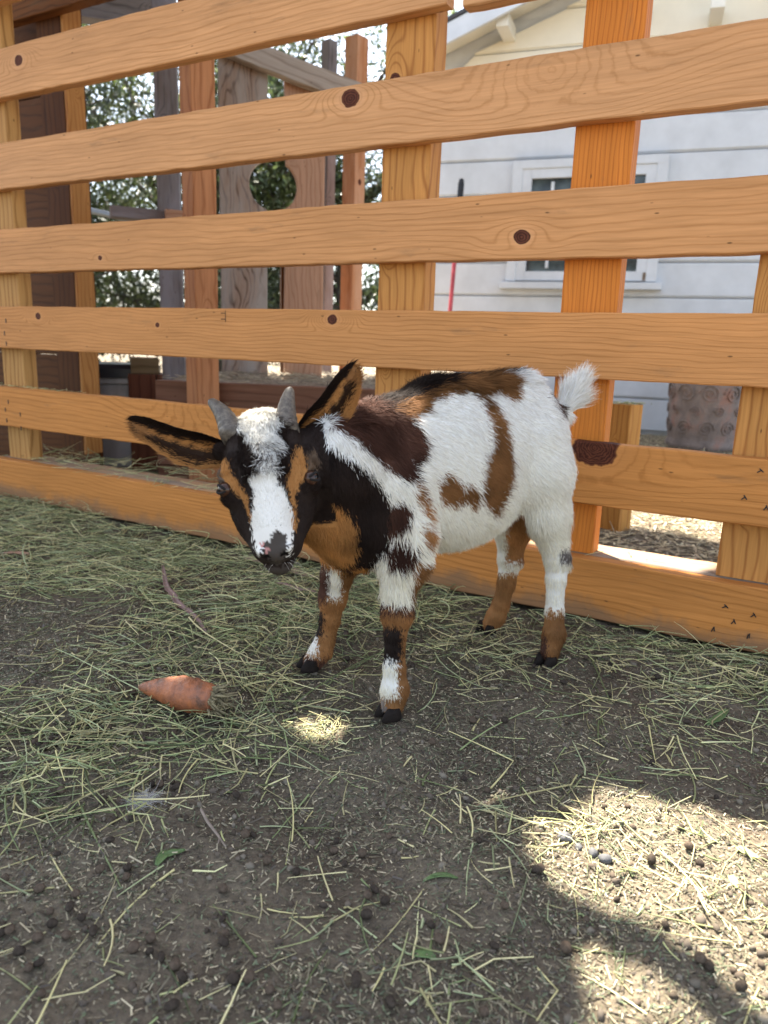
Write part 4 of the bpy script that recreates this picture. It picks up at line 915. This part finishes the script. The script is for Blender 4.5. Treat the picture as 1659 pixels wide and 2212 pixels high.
# crumbs and clods of soil
def clods(n, r0, r1, lo, hi):
    g_ = (1+5**.5)/2; I = nrm(np.array([(-1, g_, 0), (1, g_, 0), (-1, -g_, 0), (1, -g_, 0), (0, -1, g_), (0, 1, g_), (0, -1, -g_), (0, 1, -g_), (g_, 0, -1), (g_, 0, 1), (-g_, 0, -1), (-g_, 0, 1)]))
    T_ = np.array([(0, 11, 5), (0, 5, 1), (0, 1, 7), (0, 7, 10), (0, 10, 11), (1, 5, 9), (5, 11, 4), (11, 10, 2), (10, 7, 6), (7, 1, 8), (3, 9, 4), (3, 4, 2), (3, 2, 6), (3, 6, 8), (3, 8, 9), (4, 9, 5), (2, 4, 11), (6, 2, 10), (8, 6, 7), (9, 8, 1)])
    P = scatter(n, lambda P: .1+.9*vnoise(P[:, 0]*6, P[:, 1]*6, 31)**2, lo, hi); r_ = r0+(r1-r0)*rng.random(n)**4
    V = I[None]*rng.uniform(.6, 1.25, (n, 12, 1))*rng.uniform(.65, 1.2, (n, 1, 3))*r_[:, None, None]+np.concatenate([P, (gz(P[:, 0], P[:, 1])+r_*.25)[:, None]], 1)[:, None]
    c = np.array([(.13, .105, .08), (.09, .07, .052), (.17, .145, .11)])[rng.integers(0, 3, n)]*rng.uniform(.7, 1.2, (n, 1))
    return V.reshape(-1, 3), (np.arange(n)[:, None, None]*12+T_[None]).reshape(-1, 3), np.repeat(c, 12, 0)
k_ = clods(9000, .0008, .0052, (-.9, .42), (.75, 1.35)); mesh('dirt_crumbs', k_[0], k_[1], vcol('soil_crumb', .95, 0, .1), col=k_[2], smooth=True, label='crumbs and small clods of dry soil on the pen floor', cat='dirt', kind='stuff')
# straw behind the fence: on the sunlit ground, on the bed, on the sill
Pb = np.stack([rng.uniform(.2, 2.4, 9000), rng.uniform(1.6, 4.6, 9000)], 1); Pb = Pb[(Pb@fn[:2] > FD+.15)]
sv = stems(0, lambda P: np.full(len(P), .5), .03, .11, .001, .002, .02, pal=np.array([(.55, .46, .28), (.62, .52, .32), (.4, .32, .2)]), P=Pb, zb=np.zeros(len(Pb)))
Pc = np.stack([rng.uniform(.2, 2.4, 26000), rng.uniform(1.6, 4.6, 26000)], 1); Pc = Pc[(Pc@fn[:2] > FD+.15)]
fv = flakes(0, one, .008, .03, .003, .008, np.array([(.5, .42, .27), (.38, .29, .19), (.6, .52, .33)]), 0, 0, P=Pc, zb=np.zeros(len(Pc)))
sj = join([sv, fv]); mesh('straw_litter', sj[0], sj[1], HAY, col=sj[2], label='dry straw litter on the ground between the fence and the white house', cat='straw', kind='stuff')
def fence_pts(n, u0, u1, o0, o1):
    u_ = rng.uniform(u0, u1, n); o_ = rng.uniform(o0, o1, n); return (fn*FD)[:2]+ft[:2]*u_[:, None]+fn[:2]*(o_[:, None])
sp1 = fence_pts(260, -2.1, -1.1, .005, .20); sv1 = stems(0, lambda P: np.full(len(P), .8), .03, .12, .0006, .0013, .012, P=sp1, zb=np.full(260, .126))
sp2 = fence_pts(60, -1.9, -.2, .0, .1); sv2 = stems(0, lambda P: np.full(len(P), .3), .01, .05, .0006, .0011, .004, P=sp2, zb=np.full(60, .126))
sp3 = fence_pts(50, -2.2, -1.7, .003, .03); sv3 = stems(0, lambda P: np.full(len(P), .3), .01, .04, .0006, .0011, .004, P=sp3, zb=np.full(50, .340))
sh_ = join([sv1, sv2, sv3]); mesh('fallen_hay', sh_[0], sh_[1], HAY, col=sh_[2], label='wisps of hay caught on the fence ledge in the left corner', cat='hay', kind='stuff')
ca_, sa_ = math.cos(-R_(6)), math.sin(-R_(6)); lx_ = rng.uniform(-.4, .45, 2600); ly_ = rng.uniform(.0, 1.6, 2600)
Pd = np.stack([tP[0]+lx_*ca_-ly_*sa_, tP[1]+lx_*sa_+ly_*ca_], 1)
bs = stems(0, lambda P: np.full(len(P), .5), .02, .09, .0009, .002, .02, pal=np.array([(.42, .36, .24), (.3, .25, .17), (.5, .42, .3)]), P=Pd, zb=np.full(2600, tz+.003))
mesh('bed_straw', bs[0], bs[1], HAY, col=bs[2], label='dry straw scattered over the top of the raised timber bed', cat='straw', kind='stuff')
tp_ = np.array(spo.location)[:2]+rng.normal(0, .022, (70, 2)); ts = stems(0, lambda P: np.full(len(P), .5), .02, .05, .0007, .0014, .008, P=tp_, zb=np.full(70, hh))
mesh('straw_tuft', ts[0], ts[1], HAY, col=ts[2], label='tuft of sunlit straw on top of the short post', cat='straw', kind='stuff')

# droppings: one of each, then copies
drop_mats = [plain('dropping_dark', (.048, .037, .028), .8, .4, 300, .6, .001, spec=.1), plain('dropping_brown', (.095, .070, .050), .9, .35, 300, .7, .001, spec=.1)]
def pebble(name, r_, mat, seed, squash=(1, .85, .82), rough=.10):
    rr_ = np.random.default_rng(seed); m = MB(); V = []; n, k = 16, 10
    m.lathe([(math.sin(q)+1e-4, math.cos(q)) for q in np.linspace(.01, math.pi-.01, k)], n)
    A_ = np.array(m.v); A_ = A_*(1+rough*(n3(A_, 1.6, seed)*2)[:, None])*np.array(squash)*r_
    return mesh(name, A_, m.f, mat, smooth=True)
protos = [pebble('goat_dropping', .0045, drop_mats[i % 2], i+1, [(1.1, .88, .85), (1, .95, .9), (1.25, .8, .78), (1.0, .9, .8)][i]) for i in range(4)]
clx = [(x*.5, 1327+y*.5) for x, y in [(345, 395), (375, 405), (320, 455), (290, 480), (345, 480), (375, 460), (400, 445), (430, 435), (300, 505), (270, 530), (245, 560), (205, 555), (170, 560), (150, 545), (365, 530), (410, 510), (440, 490), (465, 480), (485, 545), (290, 585), (330, 585), (370, 570), (220, 540), (190, 575), (655, 712), (690, 718), (765, 722), (740, 700), (225, 780), (265, 765), (182, 850), (215, 835), (330, 835), (435, 765), (445, 795), (515, 795), (565, 865), (20, 1130), (245, 1015), (545, 1120), (550, 1085), (430, 1085), (475, 965), (170, 1180), (350, 1280), (325, 1190), (300, 1245), (215, 1265), (225, 1315), (285, 1355), (400, 1325), (160, 1365), (80, 1425), (120, 1490), (165, 1465), (40, 1350), (5, 1355), (650, 1360), (695, 1435), (755, 1480), (645, 1415), (575, 1405), (965, 1375), (975, 1330), (940, 485), (750, 497), (1020, 765), (1445, 975), (1455, 925), (1565, 1000), (1490, 1050), (1380, 1070), (1280, 1075), (1155, 1040), (1095, 925), (1060, 930), (1585, 1265), (1590, 1185), (1620, 1155), (1165, 1598), (785, 1540), (1200, 1665), (740, 1665), (1075, 1540), (1010, 1545), (175, 1600), (1540, 1555), (575, 320), (940, 265), (1055, 150), (1255, 405), (1490, 160), (1075, 432), (745, 70), (960, 1270), (965, 1140), (1495, 85)]]
clx += [(829.5+x*.5, 1460+y*.5) for x, y in [(385, 180), (525, 188), (210, 280), (348, 410), (450, 455), (780, 550), (515, 680), (660, 840), (675, 830), (410, 710), (22, 665), (1155, 795), (1555, 950), (1010, 930), (875, 1040), (1215, 1075), (788, 1160), (480, 1135), (240, 1115), (205, 1045), (1365, 1230), (1405, 1255), (1510, 1275), (1540, 1360), (435, 1425), (30, 1375), (1240, 262), (1160, 350), (1145, 290), (1310, 205), (1540, 225), (1440, 488), (1110, 430), (975, 70), (1135, 130), (5, 945), (70, 290), (1285, 645), (1315, 745), (1365, 810), (520, 1000), (1600, 60), (1055, 540), (1180, 15)]]
clx += [(564+x*.46, 1128+y*.46) for x, y in [(480, 495), (715, 518), (400, 530), (405, 610), (755, 565), (710, 680), (1000, 915), (1145, 928), (800, 1025), (1420, 745), (1525, 655), (1640, 680), (1260, 655), (1280, 680), (340, 375), (980, 580), (265, 755), (140, 870), (980, 430), (700, 580), (1330, 690)]]
GRP = 'goat droppings scattered over the pen floor'; LBL = 'small round dark goat dropping lying on the dirt among the hay'
first = set()
for i, (x, y) in enumerate(clx):
    k = i % 4; P = gnd(x, y, .004)
    if P@fn > FD-.01: continue
    if k in first: o = protos[k].copy(); C.objects.link(o)
    else: o = protos[k]; first.add(k)
    s = rng.uniform(.75, 1.2)*(1 if y > 1500 else 1.1); o.location = (P[0], P[1], gz(P[0], P[1])+.0045*s); o.scale = (s, s, s); o.rotation_euler = (rng.uniform(-.3, .3), rng.uniform(-.3, .3), rng.uniform(0, 6.28))
    if x < 330 and 1500 < y < 1640: g_, lb = 'droppings heaped in the hay left of the carrot', 'shiny dark dropping in the heap half buried in hay left of the carrot'
    elif y > 1850 and x < 420: g_, lb = 'droppings in the lower left corner', 'dark round dropping on bare dirt near the lower left corner'
    elif x > 1160 and y > 1740: g_, lb = 'droppings in and around the sun patch', 'round dropping in or beside the bright sun patch at lower right'
    elif y > 1700: g_, lb = 'droppings on the bare dirt in the foreground', 'dark round dropping on the bare dirt in the middle foreground'
    elif y > 1560: g_, lb = 'droppings in front of the hooves', 'dark round dropping between the front hooves and the foreground dirt'
    else: g_, lb = 'droppings among the hay around the hooves', 'small dark dropping among loose hay stalks around the goat hooves'
    tag(o, lb, 'dropping', g_)
# grey stones in the sun patch
st_m = plain('grey_stone', (.10, .098, .098), .8, .2, 60, .6, .002)
for i, (x, y, r_, lb) in enumerate([(790, 683, .0066, 'pale grey angular stone, farthest left of the stones in the sun patch'), (905, 750, .0062, 'rounded grey stone touching another at the middle of the sun patch'), (957, 785, .0064, 'egg shaped grey stone with a sharp shadow in the sun patch'), (845, 712, .0045, 'small pale stone between two bigger grey stones in sunlight')]):
    P = gnd(829.5+x*.5, 1460+y*.5); o = pebble('stone', r_, st_m, 40+i, (1.15, .85, .8), .55 if i in (0, 3) else .25); o.location = (P[0], P[1], gz(P[0], P[1])+r_*.55); o.rotation_euler = (0, .2, i*1.3); tag(o, lb, 'stone')

# carrot
ca0 = gnd(302, 1484, .016); ca1 = gnd(462, 1508, .026); cdir = ca1-ca0; cl_ = np.linalg.norm(cdir); cd = cdir/cl_; ct = np.array([-cd[1], cd[0], 0])
carrot = empty('carrot', (float(ca0[0]), float(ca0[1]), 0), label='stubby dirty orange carrot lying on the hay in front of the goat', cat='carrot'); cb = np.array(carrot.location)
cm = NT('carrot_skin'); cc = cm.ramp(cm.noise(cm.coord((1, 1, 1)), 34, 6, .7), [(.34, (.10, .05, .03)), (.5, (.30, .105, .045)), (.68, (.46, .15, .05))]); cm.base(cc); cm.b.inputs['Roughness'].default_value = .5
cm.bump(cm.math('ADD', cm.noise(cm.coord((1, 1, 1)), 90, 6, .7), cm.noise(cm.coord((6, 1.2, 1.2)), 28, 3, .6)), .8, .003)
P, rr_ = [], []
for k in np.linspace(0, 1, 36):
    r_ = .0235*min(1, (k*1.75+.05)**.62)*(1-.24*max(0, k-.72)/.28)*(1+.02*math.sin(k*37)+.012*math.sin(k*71)); P.append(ca0+cd*cl_*k*1.02+ct*.002*math.sin(k*5)-cb); rr_.append(r_)
P[0] = P[0]; MB().tube(P, rr_, 26).build('carrot_root', cm.m, carrot, smooth=True)
stv, stf, stc = [], [], []
cr_ = MB()
for i in range(130):
    a_ = rng.uniform(0, 6.28); r_ = .0175*rng.random()**.5; s0 = ca1+cd*.0005+ct*r_*math.cos(a_)+np.array([0, 0, r_*math.sin(a_)])-cb; d = nrm(cd*1.+ct*rng.normal(0, .5)+np.array([0, 0, rng.normal(-.1, .4)])); L = rng.uniform(.003, .020)*(1 if i % 3 else 1.6)
    q1 = s0+d*L*.5; q2 = q1+nrm(d+rng.normal(0, .4, 3))*L*.5; q2[2] = max(q2[2], .003); cr_.tube([s0, q1, q2], [.0022, .0016, .0007], 5)
cr_.build('leaf_stubs', plain('dry_leaf_stub', (.13, .095, .05), .8, .45, 120, .5, .002, c2=(.38, .32, .18)), carrot)

# leaves, bark, twigs, hair tuft
def leaf(name, pts, w_, mat, label, cat, z=.006, curl=.3, dz_=None):
    P = [gnd(x, y, z) for x, y in pts]; P = np.array(P); t_ = np.linspace(0, 1, len(P)); tt = np.linspace(0, 1, 18)
    Q = np.stack([np.interp(tt, t_, P[:, i]) for i in range(3)], 1); Q[:, 2] += gz(Q[:, 0], Q[:, 1])+(np.interp(tt, np.linspace(0, 1, len(dz_)), dz_) if dz_ is not None else 0)
    d = nrm(np.gradient(Q, axis=0)); s_ = nrm(np.cross(d, [0, 0, 1.])); V = []; wd = w_*np.sin(np.pi*np.clip(tt*.94+.05, 0, 1))**.6
    for k in (-1, -.5, 0, .5, 1): V.append(Q+s_*(wd*k)[:, None]+np.array([0, 0, 1.])*(abs(k)*curl*wd)[:, None])
    V = np.stack(V, 1); c_ = V.mean((0, 1)); c_[2] = 0; V = (V-c_).reshape(-1, 3)
    F_ = [(i*5+j, i*5+j+1, i*5+j+6, i*5+j+5) for i in range(17) for j in range(4)]
    o = mesh(name, V, F_, mat, loc=tuple(c_), smooth=True, label=label, cat=cat); m = o.modifiers.new('thick', 'SOLIDIFY'); m.thickness = .0006; return o
ML = plain('mauve_dry_leaf', (.26, .17, .145), .6, .25, 60, .4); GLf = plain('green_leaf', (.10, .16, .055), .5, .3, 60, .3); YL = plain('yellow_leaf', (.42, .42, .16), .6, .2, 60, .3)
leaf('dry_leaf', [(352, 1236), (360, 1275), (385, 1312), (412, 1332), (447, 1364)], .006, ML, 'long curled mauve brown dry leaf standing on the hay', 'dry leaf', .01, .6, [.018, .012, .006, .004, .002])
leaf('dry_leaf', [(525, 1195), (560, 1205), (620, 1225), (690, 1248)], .020, ML, 'broad dark mauve strip of bark lying under the goat chin', 'bark', .008, .2)
leaf('dry_leaf', [(600, 1258), (640, 1272), (700, 1285)], .007, ML, 'thin mauve leaf sliver on the hay below the bark strip', 'dry leaf', .012, .4)
leaf('dry_leaf', [(8, 1190), (40, 1186), (64, 1190)], .010, plain('pink_leaf', (.42, .25, .16), .7, .2, 60, .3), 'short pinkish tan bark chip by the left corner of the fence', 'bark', .016, .1)
leaf('green_leaf', [(338, 1862), (355, 1838), (400, 1825)], .005, GLf, 'folded narrow green leaf in the foreground below the hair tuft', 'leaf', .002, .5)
leaf('green_leaf', [(1527, 1570), (1550, 1560), (1572, 1545)], .006, GLf, 'bright green leaf on the dirt at the right edge', 'leaf', .002, .4)
leaf('green_leaf', [(890, 2038), (915, 2048), (942, 2055)], .005, GLf, 'dull green leaf near the bottom middle beside a pale stalk', 'leaf', .002, .3)
leaf('green_leaf', [(915, 1890), (955, 1888), (990, 1890)], .003, GLf, 'thin dark green leaf left of the sun patch', 'leaf', .002, .3)
leaf('yellow_leaf', [(1590, 1830), (1610, 1838), (1640, 1852)], .005, YL, 'yellow leaf lying in the sun patch', 'leaf', .003, .3)
leaf('yellow_leaf', [(1575, 1897), (1583, 1912), (1590, 1925)], .004, YL, 'small upright yellow leaf in the right of the sun patch', 'leaf', .003, .5)
TW = plain('twig_bark', (.24, .19, .15), .85, .3, 90, .5)
tw = [gnd(x, y, .003) for x, y in [(434, 1748), (448, 1775), (472, 1806), (488, 1830)]]; c_ = tw[0].copy(); c_[2] = 0
e = empty('twig', tuple(c_), label='short forked grey brown twig lying on the bare dirt', cat='twig')
MB().tube([p-c_ for p in tw], [.0014, .0016, .0013, .0006], 6).build('stick', TW, e); MB().tube([tw[2]-c_, gnd(474, 1812, .004)-c_, gnd(471, 1822, .003)-c_], [.001, .0008, .0004], 5).build('fork', TW, e)
hc0 = gnd(312, 1722, .004); q = MB(); r = np.random.default_rng(9)
for i in range(260):
    a_ = r.uniform(0, 6.28); L = r.uniform(.006, .02); p = np.array([r.normal(0, .006), r.normal(0, .006), .001+r.random()*.004]); d = np.array([math.cos(a_), math.sin(a_), r.uniform(0, .5)])
    q.tube([p, p+d*L*.5, p+d*L+[0, 0, -.002]+r.normal(0, .002, 3)], [.00016, .00014, .00008], 3, False)
o = q.build('hair_tuft', plain('shed_hair', (.5, .48, .44), .6, .2, bump=0)); o.location = (hc0[0], hc0[1], gz(hc0[0], hc0[1])); tag(o, 'wispy tuft of shed grey white hair on the dirt', 'hair tuft')
